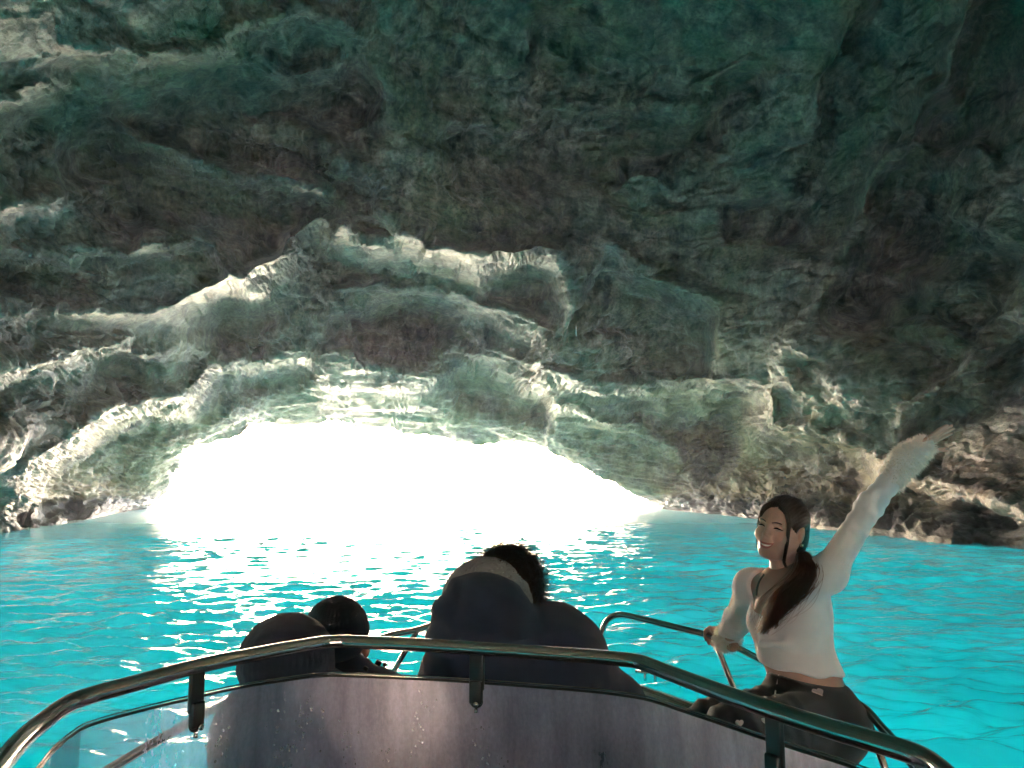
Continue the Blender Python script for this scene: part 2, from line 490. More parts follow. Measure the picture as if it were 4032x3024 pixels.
def normals(P):
    du = np.gradient(P, axis=1); dt = np.gradient(P, axis=0)
    n = np.cross(du, dt)
    n /= np.linalg.norm(n, axis=-1, keepdims=True) + 1e-12
    flip = (n * (P - np.array([0, 5, CAM_H]))).sum(-1) > 0
    n[flip] *= -1
    return n
N3 = normals(P3)
N3 = smooth2(N3, 5); N3 /= np.linalg.norm(N3, axis=-1, keepdims=True) + 1e-9

# rock relief: rounded masses with creases between them, bedding, and crinkled draperies on the undersides
pf = P3.reshape(-1, 3)
def bedded(p):
    wrp = np.stack([noise3(p * 0.16 + k * 9.1) for k in range(3)], -1) + 0.45 * np.stack([noise3(p * 0.55 + k * 5.3) for k in range(3)], -1)
    pw = p + wrp * 1.5
    bd = pw[:, 2] + 0.14 * pw[:, 0] - 0.06 * pw[:, 1]
    return pw, bd
def flow(p, bd_):
    y_ = p[:, 1] + 6.0
    return np.stack([np.arctan2(p[:, 0], y_) * 30.0, np.hypot(p[:, 0], y_), bd_], -1)
hr = np.unique(np.concatenate([np.arange(0, NT, 2), [NT - 1]])); hc = np.unique(np.concatenate([np.arange(0, NU, 2), [NU - 1]]))
ph = P3[np.ix_(hr, hc)].reshape(-1, 3)
pw, bd = bedded(ph)
f1, f2, idv = worley(flow(pw, bd) * np.array([0.13, 0.19, 0.40]), 3)
dome = 0.95 * np.sqrt(np.clip(1.0 - (f1 * 0.95) ** 2, 0, 1)) + 0.55 * (idv - 0.5)
crease = np.exp(-((f2 - f1) / 0.07) ** 2)
g1, g2, gid = worley(flow(pw, bd) * np.array([0.20, 0.6, 1.3]), 11)
dome2 = np.sqrt(np.clip(1.0 - (g1 * 0.95) ** 2, 0, 1)) + 0.6 * (gid - 0.5)
sp0 = np.maximum(np.linalg.norm(np.gradient(P3, axis=0), axis=-1), np.linalg.norm(np.gradient(P3, axis=1), axis=-1))
sp0 = smooth2(sp0, 4)[np.ix_(hr, hc)].ravel()
ath = np.clip(0.11 / sp0, 0, 1) ** 2
low = dome * 0.75 * (0.35 + 0.65 * np.sqrt(ath)) - 0.20 * ath * crease + ath * dome2 * 0.15 + 0.6 * fbm(ph * 0.12, 2)
def upsample_h(v):
    a = v.reshape(len(hr), len(hc))
    b_ = np.stack([np.interp(np.arange(NU), hc, row) for row in a])
    i = np.clip(np.searchsorted(hr, np.arange(NT), side='right') - 1, 0, len(hr) - 2)
    f = ((np.arange(NT) - hr[i]) / (hr[i + 1] - hr[i]))[:, None]
    return (b_[i] * (1 - f) + b_[i + 1] * f).ravel()
low = upsample_h(low)
pw, bd = bedded(pf)
rough = np.clip(0.55 * SOFF + CRN + 0.35 * sstep(0.1, 0.5, fbm(pf * 0.11 + 77.0, 3)), 0, 1)
p2_ = pf + np.stack([noise3(pf * 0.2 + k * 9.1) for k in range(3)], -1) * 0.9
fl = flow(p2_, p2_[:, 2] + 0.14 * p2_[:, 0] - 0.06 * p2_[:, 1])
# finer waves are damped where the mesh is stretched along the line of sight
spc = np.maximum(np.linalg.norm(np.gradient(P3, axis=0), axis=-1), np.linalg.norm(np.gradient(P3, axis=1), axis=-1)); spc = smooth2(spc, 3).ravel()
att = np.clip(0.13 / spc, 0.0, 1.0) ** 1.5; att2 = np.clip(0.095 / spc, 0.0, 1.0) ** 1.5
crk = 0.62 * ridged(fl * np.array([0.15, 0.85, 1.5]), 2, gain=0.62) + 0.38 * att * ridged(fl * np.array([0.50, 2.8, 4.8]) + 13.0, 3, gain=0.6)
crk2 = ridged(fl * np.array([0.60, 2.4, 4.0]) + 40, 3, gain=0.65)
w1, w2, wid = worley(fl * np.array([0.28, 0.75, 1.25]) + 0.30 * np.stack([noise3(pf * 1.3 + k * 3.7) for k in range(3)], -1), 21)
facet = (wid - 0.5) * 0.22 - 0.16 * np.exp(-((w2 - w1) / 0.09) ** 2)
fine = fbm(pf * 6.5, 2)
scale_r = np.clip(R.ravel() / 40.0, 0.4, 1.2)
disp = (low + (0.05 + 0.62 * rough) * (crk - crk.mean()) + att2 * (0.03 + 0.30 * rough) * (crk2 - crk2.mean()) + facet * 0.7 * att + 0.06 * att2 * fine)
disp -= disp[: NU * 300].mean()
disp[: NU] *= 1.0
disp *= scale_r
cidx = np.tile(np.arange(NU), NT); ridx = np.repeat(np.arange(NT), NU)
edge = np.minimum(cidx, NU - 1 - cidx) / 10.0
lipf = np.clip(ridx / 40.0, 0.5, 1.0)
disp = disp.reshape(NT, NU)
# keep the outline of the opening where the photograph has it: no broad drift along the rim
rim = smooth2(disp[:50].copy(), 24).mean(0)
disp -= rim[None] * (1 - sstep(0, 90, np.arange(NT)))[:, None]
disp = disp.ravel()
disp *= (0.55 + 0.45 * sstep(0, 1, edge)) * lipf
P3 = P3 + N3 * disp.reshape(NT, NU, 1)

# tufa tooth rows etc. end here: outward lip and outer cliff face (rows before the mouth)
mc = np.array([P3[0, :, 0].mean(), 0, 0.0])
c0 = P3[0].copy()
out_dir = c0 - np.array([mc[0], 0, 0]); out_dir[:, 1] = 0
out_dir /= np.linalg.norm(out_dir, axis=1, keepdims=True) + 1e-9
rows = []
for k, (dy, do) in enumerate([(10, 48), (9, 26), (8, 13), (6.5, 6.5), (4.5, 3.0), (3.0, 1.5), (1.5, 0.5), (0.6, 0.12)]):
    p = c0 + out_dir * do + np.array([0, dy, 0])
    p += np.stack([noise3(p * 0.3 + j * 5.0) for j in range(3)], -1) * 0.5
    rows.append(p)
P3 = np.concatenate([np.array(rows), P3], 0)
NR = len(P3)
# skirts: both waterline columns go down under the sea
def skirt(col, s):
    p1 = P3[:, col].copy(); p1[:, 2] = -0.35
    p2 = p1.copy(); p2[:, 2] = -0.7
    return [p1, p2] if s < 0 else [p1, p2]
l1, l2 = skirt(0, -1); r1, r2 = skirt(-1, 1)
P3 = np.concatenate([l2[:, None], l1[:, None], P3, r1[:, None], r2[:, None]], 1)
NC = NU + 4
Vc = P3.reshape(-1, 3)
quads = rc_quads(NR, NC)
# rock material
def rock_material():
    m, nt, b, out = new_mat('limestone')
    L = nt.links
    n1 = noise_node(nt, 0.35, 5, 0.62)
    n2 = noise_node(nt, 1.6, 5, 0.62, (1, 1, 0.45))
    n3 = noise_node(nt, 6.0, 2.5, 0.6)
    base = ramp(nt, n2.outputs[0], [(0.28, (0.095, 0.066, 0.060)), (0.45, (0.175, 0.132, 0.108)), (0.6, (0.275, 0.220, 0.168)), (0.78, (0.40, 0.34, 0.25))])
    rust = ramp(nt, n1.outputs[0], [(0.56, 0.0), (0.68, 0.55)])
    mx = nd(nt, 'ShaderNodeMix', data_type='RGBA')
    L.new(rust.outputs[0], mx.inputs[0]); L.new(base.outputs[0], mx.inputs[6]); mx.inputs[7].default_value = (0.16, 0.085, 0.055, 1)
    n4 = noise_node(nt, 0.22, 5, 0.6, (1, 1, 1.6)); n4.inputs['Distortion'].default_value = 0.6
    alg = ramp(nt, n4.outputs[0], [(0.50, 0.0), (0.60, 0.5), (0.72, 0.75)])
    mxa = nd(nt, 'ShaderNodeMix', data_type='RGBA')
    L.new(alg.outputs[0], mxa.inputs[0]); L.new(mx.outputs[2], mxa.inputs[6]); mxa.inputs[7].default_value = (0.16, 0.165, 0.075, 1)
    n5 = noise_node(nt, 0.5, 5, 0.65, (1, 1, 0.5))
    drk = ramp(nt, n5.outputs[0], [(0.34, 0.65), (0.47, 0.0)])
    mxd = nd(nt, 'ShaderNodeMix', data_type='RGBA')
    L.new(drk.outputs[0], mxd.inputs[0]); L.new(mxa.outputs[2], mxd.inputs[6]); mxd.inputs[7].default_value = (0.03, 0.026, 0.027, 1)
    mx = mxd
    mx2 = nd(nt, 'ShaderNodeMix', data_type='RGBA', blend_type='MULTIPLY')
    sp = ramp(nt, n3.outputs[0], [(0.3, 0.55), (0.7, 1.15)])
    mx2.inputs[0].default_value = 1.0
    L.new(mx.outputs[2], mx2.inputs[6]); L.new(sp.outputs[0], mx2.inputs[7])
    # ochre and olive tones on the low stone towards the mouth
    geo0 = nt.nodes.new('ShaderNodeNewGeometry'); s0 = nt.nodes.new('ShaderNodeSeparateXYZ'); L.new(geo0.outputs['Position'], s0.inputs[0])
    my = nd(nt, 'ShaderNodeMapRange'); L.new(s0.outputs[1], my.inputs[0])
    for k_, v_ in ((1, 24.0), (2, 36.0), (3, 0.0), (4, 1.0)): my.inputs[k_].default_value = v_
    mz = nd(nt, 'ShaderNodeMapRange'); L.new(s0.outputs[2], mz.inputs[0])
    for k_, v_ in ((1, 5.0), (2, 11.0), (3, 1.0), (4, 0.0)): mz.inputs[k_].default_value = v_
    n8 = noise_node(nt, 0.30, 5, 0.65, (1, 1, 0.6))
    r8 = ramp(nt, n8.outputs[0], [(0.36, 0.15), (0.58, 0.85)])
    c8 = ramp(nt, n2.outputs[0], [(0.32, (0.15, 0.125, 0.05)), (0.5, (0.30, 0.24, 0.10)), (0.68, (0.44, 0.36, 0.19))])
    m1 = nd(nt, 'ShaderNodeMath', operation='MULTIPLY'); L.new(my.outputs[0], m1.inputs[0]); L.new(mz.outputs[0], m1.inputs[1])
    m2 = nd(nt, 'ShaderNodeMath', operation='MULTIPLY'); L.new(m1.outputs[0], m2.inputs[0]); L.new(r8.outputs[0], m2.inputs[1])
    mxo = nd(nt, 'ShaderNodeMix', data_type='RGBA'); L.new(m2.outputs[0], mxo.inputs[0]); L.new(mx2.outputs[2], mxo.inputs[6]); L.new(c8.outputs[0], mxo.inputs[7])
    mx2 = mxo
    # dark algae band in the splash zone just above the sea
    geo = nt.nodes.new('ShaderNodeNewGeometry'); sx = nt.nodes.new('ShaderNodeSeparateXYZ')
    L.new(geo.outputs['Position'], sx.inputs[0])
    ad = nd(nt, 'ShaderNodeMath', operation='MULTIPLY_ADD'); L.new(n2.outputs[0], ad.inputs[0]); ad.inputs[1].default_value = -1.6
    L.new(sx.outputs[2], ad.inputs[2])
    band = ramp(nt, ad.outputs[0], [(0.0, 0.9), (0.12, 0.6), (0.4, 0.0)])
    mx3 = nd(nt, 'ShaderNodeMix', data_type='RGBA')
    L.new(band.outputs[0], mx3.inputs[0]); L.new(mx2.outputs[2], mx3.inputs[6]); mx3.inputs[7].default_value = (0.035, 0.028, 0.025, 1)
    L.new(mx3.outputs[2], b.inputs['Base Color'])
    b.inputs['Roughness'].default_value = 0.50
    b.inputs['Specular IOR Level'].default_value = 0.40
    nb = noise_node(nt, 1.5, 5, 0.62, (0.6, 0.9, 1.8))
    h = nd(nt, 'ShaderNodeMath', operation='MULTIPLY_ADD'); L.new(n3.outputs[0], h.inputs[0]); h.inputs[1].default_value = 0.16
    L.new(nb.outputs[0], h.inputs[2])
    vo = nt.nodes.new('ShaderNodeTexVoronoi'); vo.feature = 'DISTANCE_TO_EDGE'; vo.inputs['Scale'].default_value = 2.3
    dn = nt.nodes.new('ShaderNodeVectorMath'); dn.operation = 'ADD'
    L.new(geo.outputs['Position'], dn.inputs[0]); L.new(n3.outputs['Color'], dn.inputs[1]); L.new(dn.outputs[0], vo.inputs['Vector'])
    ck = ramp(nt, vo.outputs['Distance'], [(0.0, 0.0), (0.06, 1.0)])
    h2 = h
    h3 = nd(nt, 'ShaderNodeMath', operation='MULTIPLY_ADD'); L.new(ck.outputs[0], h3.inputs[0]); h3.inputs[1].default_value = 0.07; L.new(h2.outputs[0], h3.inputs[2])
    bp = nd(nt, 'ShaderNodeBump', Strength=0.8, Distance=0.24)
    L.new(h3.outputs[0], bp.inputs['Height']); L.new(bp.outputs[0], b.inputs['Normal'])
    return m
M_ROCK = rock_material()
cave = mesh_obj('cave_rock', grid_mesh('cave_rock', Vc, quads, True, (M_ROCK,)))
tag(cave, kind='structure')
HAZE_TOP = float(Vc[:, 2].max()) + 1.5

# cliff added out of view beyond the back opening, to bounce warm fill light
gx, gz = np.meshgrid(np.linspace(-110, 110, 90), np.linspace(-30, 42, 34))
gy = -52 - 0.25 * np.maximum(gz, 0) - 0.004 * gx ** 2 * 0 + 7 * fbm(np.stack([gx.ravel() * 0.03, gz.ravel() * 0.03, gx.ravel() * 0], -1), 4).reshape(gx.shape) \
     + 2.0 * ridged(np.stack([gx.ravel() * 0.12, gz.ravel() * 0.12, gx.ravel() * 0 + 4], -1), 3).reshape(gx.shape)
M_FILL_CLIFF = simple_mat('fill_cliff_stone', (0.58, 0.52, 0.46), 0.9, var=0.25, vscale=0.3)
fill_cliff = mesh_obj('fill_cliff', grid_mesh('fill_cliff', np.stack([gx, gy, gz], -1).reshape(-1, 3), rc_quads(*gx.shape), True, (M_FILL_CLIFF,)))
tag(fill_cliff, kind='structure')
HAZE_TOP = max(HAZE_TOP, 44.0)
# ================================================================== the sea, inside and outside
def water_material():
    m, nt, b, out = new_mat('sea_water')
    nt.nodes.remove(b)
    L = nt.links
    tc = nt.nodes.new('ShaderNodeNewGeometry')
    def nz(scale, sxyz, detail):
        mp = nt.nodes.new('ShaderNodeMapping'); mp.inputs['Scale'].default_value = sxyz
        L.new(tc.outputs['Position'], mp.inputs[0])
        n = nt.nodes.new('ShaderNodeTexNoise'); n.inputs['Scale'].default_value = scale
        n.inputs['Detail'].default_value = detail; n.inputs['Roughness'].default_value = 0.55; n.inputs['Distortion'].default_value = 0.3
        L.new(mp.outputs[0], n.inputs[0]); return n
    a = nz(2.6, (0.55, 1.5, 1), 4)
    c = nz(8.0, (0.6, 1.4, 1), 3)
    h = nd(nt, 'ShaderNodeMath', operation='MULTIPLY_ADD'); L.new(c.outputs[0], h.inputs[0]); h.inputs[1].default_value = 0.22
    L.new(a.outputs[0], h.inputs[2])
    bp = nd(nt, 'ShaderNodeBump', Strength=1.0, Distance=0.036)
    L.new(h.outputs[0], bp.inputs['Height'])
    var = nz(0.5, (1, 1, 1), 5)
    tcol = ramp(nt, var.outputs[0], [(0.3, (0.013, 0.228, 0.226)), (0.7, (0.022, 0.342, 0.336))])
    tr = nd(nt, 'ShaderNodeBsdfTranslucent'); L.new(tcol.outputs[0], tr.inputs[0])
    df = nd(nt, 'ShaderNodeBsdfDiffuse'); df.inputs[0].default_value = (0.02, 0.25, 0.24, 1)
    body = nd(nt, 'ShaderNodeMixShader'); body.inputs[0].default_value = 0.12
    L.new(tr.outputs[0], body.inputs[1]); L.new(df.outputs[0], body.inputs[2])
    gl = nd(nt, 'ShaderNodeBsdfGlossy', Roughness=0.06)
    # small waves too fine to model out on the open sea widen the glitter there
    sp = nt.nodes.new('ShaderNodeSeparateXYZ'); L.new(tc.outputs['Position'], sp.inputs[0])
    rg = nd(nt, 'ShaderNodeMapRange'); L.new(sp.outputs[1], rg.inputs[0])
    for k_, v_ in ((1, 22.0), (2, 46.0), (3, 0.07), (4, 0.42)): rg.inputs[k_].default_value = v_
    L.new(rg.outputs[0], gl.inputs['Roughness'])
    L.new(bp.outputs[0], gl.inputs['Normal'])
    fr = nd(nt, 'ShaderNodeFresnel', IOR=1.33); L.new(bp.outputs[0], fr.inputs['Normal'])
    mix = nd(nt, 'ShaderNodeMixShader')
    up = nd(nt, 'ShaderNodeMath', operation='SUBTRACT'); up.inputs[0].default_value = 1.0; L.new(tc.outputs['Backfacing'], up.inputs[1])
    fu = nd(nt, 'ShaderNodeMath', operation='MULTIPLY'); L.new(fr.outputs[0], fu.inputs[0]); L.new(up.outputs[0], fu.inputs[1])
    L.new(fu.outputs[0], mix.inputs[0]); L.new(body.outputs[0], mix.inputs[1]); L.new(gl.outputs[0], mix.inputs[2])
    L.new(mix.outputs[0], out.inputs[0])
    return m
M_SEA = water_material()
az = np.radians(np.concatenate([np.linspace(-44, 44, 580), np.linspace(44, 316, 90)[1:-1]]))
rr = [0.0 + 1.2]
while rr[-1] < 90: rr.append(rr[-1] + max(0.045, rr[-1] * 0.0082))
while rr[-1] < 1300: rr.append(rr[-1] * 1.25)
rr = np.array(rr)
A_, R_ = np.meshgrid(az, rr)
X, Y = R_ * np.sin(A_), R_ * np.cos(A_)
dr = np.gradient(rr)[:, None] * np.ones_like(X)
Z = np.zeros_like(X)
wr = np.random.RandomState(3)
for i in range(46):
    lam = 0.18 * (5.6 ** (i / 45.0))
    th = math.radians(94 + wr.normal() * 27)
    k = 2 * math.pi / lam
    amp = 0.0105 * lam ** 0.80
    ph = k * (X * math.cos(th) + Y * math.sin(th)) + wr.rand() * 6.28
    damp = np.clip((lam / (dr * 2.5)) - 0.6, 0, 1)
    Z += damp * amp * (np.sin(ph) + 0.22 * np.sin(2 * ph + 0.6))
gust = 0.75 + 0.5 * noise3(np.stack([X.ravel() * 0.15, Y.ravel() * 0.15, X.ravel() * 0], -1)).reshape(X.shape)
Z *= gust
Z[rr > 120] = 0
Vw = np.stack([X, Y, Z], -1).reshape(-1, 3)
qw = rc_quads(len(rr), len(az), wrap=True)
cen = len(Vw); Vw = np.concatenate([Vw, [[0, 0, 0]]])
fanw = np.stack([np.arange(len(az)), (np.arange(len(az)) + 1) % len(az), np.full(len(az), cen)], -1)
sea = mesh_obj('sea', grid_mesh('sea', Vw, qw, True, (M_SEA,), fanw[:, ::-1]))
tag(sea, kind='structure')

# pale sand far below; it sends the light that falls into the open sea back up under the cave
M_SAND = simple_mat('sand', (0.85, 0.87, 0.83), 0.9, var=0.06, vscale=0.3)
g = 60
sx = np.linspace(-1, 1, g); sx = np.sign(sx) * np.abs(sx) ** 2.2 * 900
GX, GY = np.meshgrid(sx, sx)
GZ = -28.0 + 0.6 * noise3(np.stack([GX.ravel() * 0.03, GY.ravel() * 0.03, GX.ravel() * 0], -1)).reshape(GX.shape)
bed_o = mesh_obj('seabed', grid_mesh('seabed', np.stack([GX, GY, GZ], -1).reshape(-1, 3), rc_quads(g, g), True, (M_SAND,)))
tag(bed_o, kind='structure')
# ================================================================== shape helpers for the boat and the people
def at_z(px, py, z):
    d = pix_dir(px, py)
    k = (z - CAM_H) / d[2]
    return Vector((d[0] * k, d[1] * k, z))
def catmull(pts, n=8, closed=False):
    P = [np.array(p, float) for p in pts]
    out = []
    m = len(P)
    for i in range(m if closed else m - 1):
        p0 = P[(i - 1) % m] if closed or i > 0 else 2 * P[0] - P[1]
        p1, p2 = P[i], P[(i + 1) % m]
        p3 = P[(i + 2) % m] if closed or i + 2 < m else 2 * P[-1] - P[-2]
        for k in range(n):
            t = k / n
            out.append(0.5 * ((2 * p1) + (-p0 + p2) * t + (2 * p0 - 5 * p1 + 4 * p2 - p3) * t * t + (-p0 + 3 * p1 - 3 * p2 + p3) * t ** 3))
    if not closed: out.append(P[-1])
    return np.array(out)
def tube_arrays(path, rad, seg=12, cap=True):
    P = np.asarray(path, float); n = len(P)
    rad = np.full(n, rad) if np.isscalar(rad) else np.asarray(rad, float)
    T = np.gradient(P, axis=0); T /= np.linalg.norm(T, axis=1)[:, None] + 1e-12
    ref = np.array([0, 0, 1.0]) if abs(T[0][2]) < 0.9 else np.array([1.0, 0, 0])
    N = np.cross(T[0], ref); N /= np.linalg.norm(N)
    V = []
    a = np.linspace(0, 2 * np.pi, seg, endpoint=False)
    for i in range(n):
        N = N - T[i] * (N @ T[i]); N /= np.linalg.norm(N) + 1e-12
        B = np.cross(T[i], N)
        V.append(P[i] + rad[i] * (np.cos(a)[:, None] * N + np.sin(a)[:, None] * B))
    V = np.concatenate(V)
    q = rc_quads(n, seg, wrap=True)
    tr = np.zeros((0, 3), int)
    if cap:
        V = np.concatenate([V, P[:1], P[-1:]])
        k = np.arange(seg); k2 = (k + 1) % seg; e = (n - 1) * seg
        tr = np.concatenate([np.stack([k2, k, np.full(seg, len(V) - 2)], -1), np.stack([e + k, e + k2, np.full(seg, len(V) - 1)], -1)])
    return V, q, tr
def join_arrays(items):
    V, Q_, T_, o = [], [], [], 0
    for v, q, t in items:
        V.append(v); Q_.append(q + o); T_.append(t + o); o += len(v)
    return np.concatenate(V), np.concatenate(Q_), np.concatenate(T_)
def arr_obj(name, arr, mat, parent=None, smooth=True):
    v, q, t = arr
    return mesh_obj(name, grid_mesh(name, v, q if len(q) else None, smooth, (mat,), t if len(t) else None), parent)
def tube_obj(name, path, rad, mat, parent=None, seg=12):
    return arr_obj(name, tube_arrays(path, rad, seg), mat, parent)
def box_bm(size, bev=0.0, mat4=None, bm=None):
    bm2 = bmesh.new()
    bmesh.ops.create_cube(bm2, size=1.0)
    bmesh.ops.scale(bm2, vec=size, verts=bm2.verts)
    if bev: bmesh.ops.bevel(bm2, geom=bm2.edges[:], offset=bev, segments=3, affect='EDGES', profile=0.5)
    if mat4 is not None: bmesh.ops.transform(bm2, matrix=mat4, verts=bm2.verts)
    if bm is None: return bm2
    me = bpy.data.meshes.new('tmp'); bm2.to_mesh(me); bm2.free(); bm.from_mesh(me); bpy.data.meshes.remove(me)
    return bm

# ================================================================== the motor boat
M_GEL = simple_mat('grey_gelcoat', (0.34, 0.35, 0.33), 0.35, var=0.12, vscale=6, bump=0.15, bscale=300)
M_DECK = simple_mat('deck_gelcoat', (0.30, 0.31, 0.29), 0.5, var=0.12, vscale=9, bump=0.3, bscale=500)
M_LINER = simple_mat('dark_liner', (0.045, 0.045, 0.05), 0.55, var=0.2, vscale=8)
M_STEEL = simple_mat('stainless_steel', (0.62, 0.56, 0.54), 0.11, metal=1.0, bump=0.02, bscale=60)
M_TRIM = simple_mat('black_trim', (0.02, 0.02, 0.022), 0.3)
M_PLASTIC = simple_mat('black_plastic', (0.015, 0.015, 0.016), 0.4)
M_VINYL = simple_mat('grey_vinyl', (0.10, 0.10, 0.11), 0.5, bump=0.2, bscale=250)

boat = empty('motor_boat', (0.1, 1.5, 0))
tag(boat, 'motor boat bow with curved windscreen, steel rails and grey side decks', 'boat')
bx, by = boat.location.x, boat.location.y
boat_parts = []
def bp_(o):
    o.parent = boat
    o.matrix_parent_inverse = Matrix.Translation((-bx, -by, 0))
    boat_parts.append(o)
    return o
AX = 0.1
half = [(-2.2, 0.98), (-1.0, 1.03), (0.5, 1.06), (1.5, 1.04), (2.5, 0.97), (3.1, 0.83), (3.5, 0.62), (3.8, 0.40), (4.0, 0.20), (4.08, 0.0)]
hp = catmull([(y, w, 0) for y, w in half], 6)[:, :2]; hp[:, 1] = np.maximum(hp[:, 1], 0)
outl = np.array([(AX + w, y) for y, w in hp] + [(AX - w, y) for y, w in hp[::-1][1:]])
def ring(inset, z, flare=0.0):
    c = []
    n = len(outl)
    for i in range(n):
        d = outl[min(i + 1, n - 1)] - outl[max(i - 1, 0)]
        nn = np.array([-d[1], d[0]]); nn = nn / (np.linalg.norm(nn) + 1e-9)
        p = outl[i] + nn * inset
        c.append((p[0], p[1], z + 0.05 * max(0, (outl[i][1] - 1.5) / 2.6)))
    return np.array(c)
def keel_ring(f, z):
    r = ring(0, z)
    r[:, 0] = AX + (r[:, 0] - AX) * f
    r[:, 1] = np.where(r[:, 1] > 1.5, 1.5 + (r[:, 1] - 1.5) * (0.55 + 0.45 * f), r[:, 1])
    return r
hull_rows = np.stack([keel_ring(0.03, -0.5), keel_ring(0.45, -0.38), keel_ring(0.72, -0.1), keel_ring(0.84, 0.12), keel_ring(0.94, 0.5), ring(0, 0.78), ring(-0.035, 0.80), ring(-0.035, 0.84), ring(0, 0.87)])
hv = hull_rows.reshape(-1, 3); hq = rc_quads(*hull_rows.shape[:2])
ends = np.concatenate([np.arange(len(hull_rows)) * hull_rows.shape[1], (np.arange(len(hull_rows)) * hull_rows.shape[1] + hull_rows.shape[1] - 1)[::-1]])
tr_fan = np.array([(ends[0], ends[i], ends[i + 1]) for i in range(1, len(ends) - 1)])
bp_(arr_obj('hull', (hv, hq, tr_fan), M_GEL))
d_rows = np.stack([ring(0.004, 0.872), ring(0.02, 0.895), ring(0.05, 0.905), ring(0.20, 0.91), ring(0.22, 0.925), ring(0.245, 0.925), ring(0.26, 0.90)])
# the inset ring would fold at the stem: keep it on its own side
for r_ in d_rows:
    n_ = len(r_) // 2
    r_[:n_, 0] = np.maximum(r_[:n_, 0], AX); r_[n_ + 1:, 0] = np.minimum(r_[n_ + 1:, 0], AX); r_[n_, 0] = AX
bp_(arr_obj('side_deck', (d_rows.reshape(-1, 3), rc_quads(*d_rows.shape[:2]), np.zeros((0, 3), int)), M_DECK))
l_rows = np.stack([d_rows[-1], d_rows[-1] + np.array([0, 0, -0.1]), d_rows[-1] * np.array([0.97, 1, 1]) + np.array([0, 0, -0.5])])
lv = l_rows.reshape(-1, 3); cenl = len(lv); nl = l_rows.shape[1]
lv = np.concatenate([lv, [[AX, 1.0, 0.40]]])
base_l = 2 * nl + np.arange(nl)
bp_(arr_obj('cockpit_liner', (lv, rc_quads(3, nl), np.stack([base_l, np.roll(base_l, -1), np.full(nl, cenl)], -1)), M_LINER))
# bow seats, seat back and dashboard
bm = box_bm((0.36, 1.5, 0.32), 0.05, Matrix.Translation((-0.52, 2.3, 0.55)))
bp_(bm_obj('seat', bm, M_VINYL))
bm = box_bm((0.36, 1.5, 0.32), 0.05, Matrix.Translation((0.62, 2.3, 0.55)))
bp_(bm_obj('seat', bm, M_VINYL))
bm = box_bm((1.5, 0.5, 0.10), 0.03, Matrix.Translation((0.06, 1.45, 0.90)) @ Matrix.Rotation(0.08, 4, 'X'))
bp_(bm_obj('dashboard', bm, M_LINER))

# windscreen: top edge read off the photograph, level at 1.455 m
WZ = 1.455
w_px = [(60, 3130), (150, 3024), (205, 2955), (280, 2890), (360, 2846), (560, 2790), (750, 2745), (940, 2702), (1180, 2665), (1270, 2656), (1360, 2655), (1700, 2670), (2000, 2690), (2300, 2714), (2440, 2730), (2560, 2752), (2800, 2830), (3000, 2898), (3130, 2940), (3300, 2992), (3390, 3024), (3520, 3075), (3640, 3140)]
top = catmull([at_z(x, y, WZ) for x, y in w_px], 6)
cc = np.array([0.08, 0.25, 0])
def lower(P, dz, k):
    o = P.copy(); d = o - cc; d[:, 2] = 0; d /= np.linalg.norm(d, axis=1)[:, None]
    return o + d * k + np.array([0, 0, -dz])
g_rows = np.stack([lower(top, 0.006 + 0.54 * t, 0.05 * t) for t in np.linspace(0, 1, 10)])
g_in = np.stack([lower(top, 0.006 + 0.54 * t, 0.05 * t - 0.005) for t in np.linspace(0, 1, 10)])

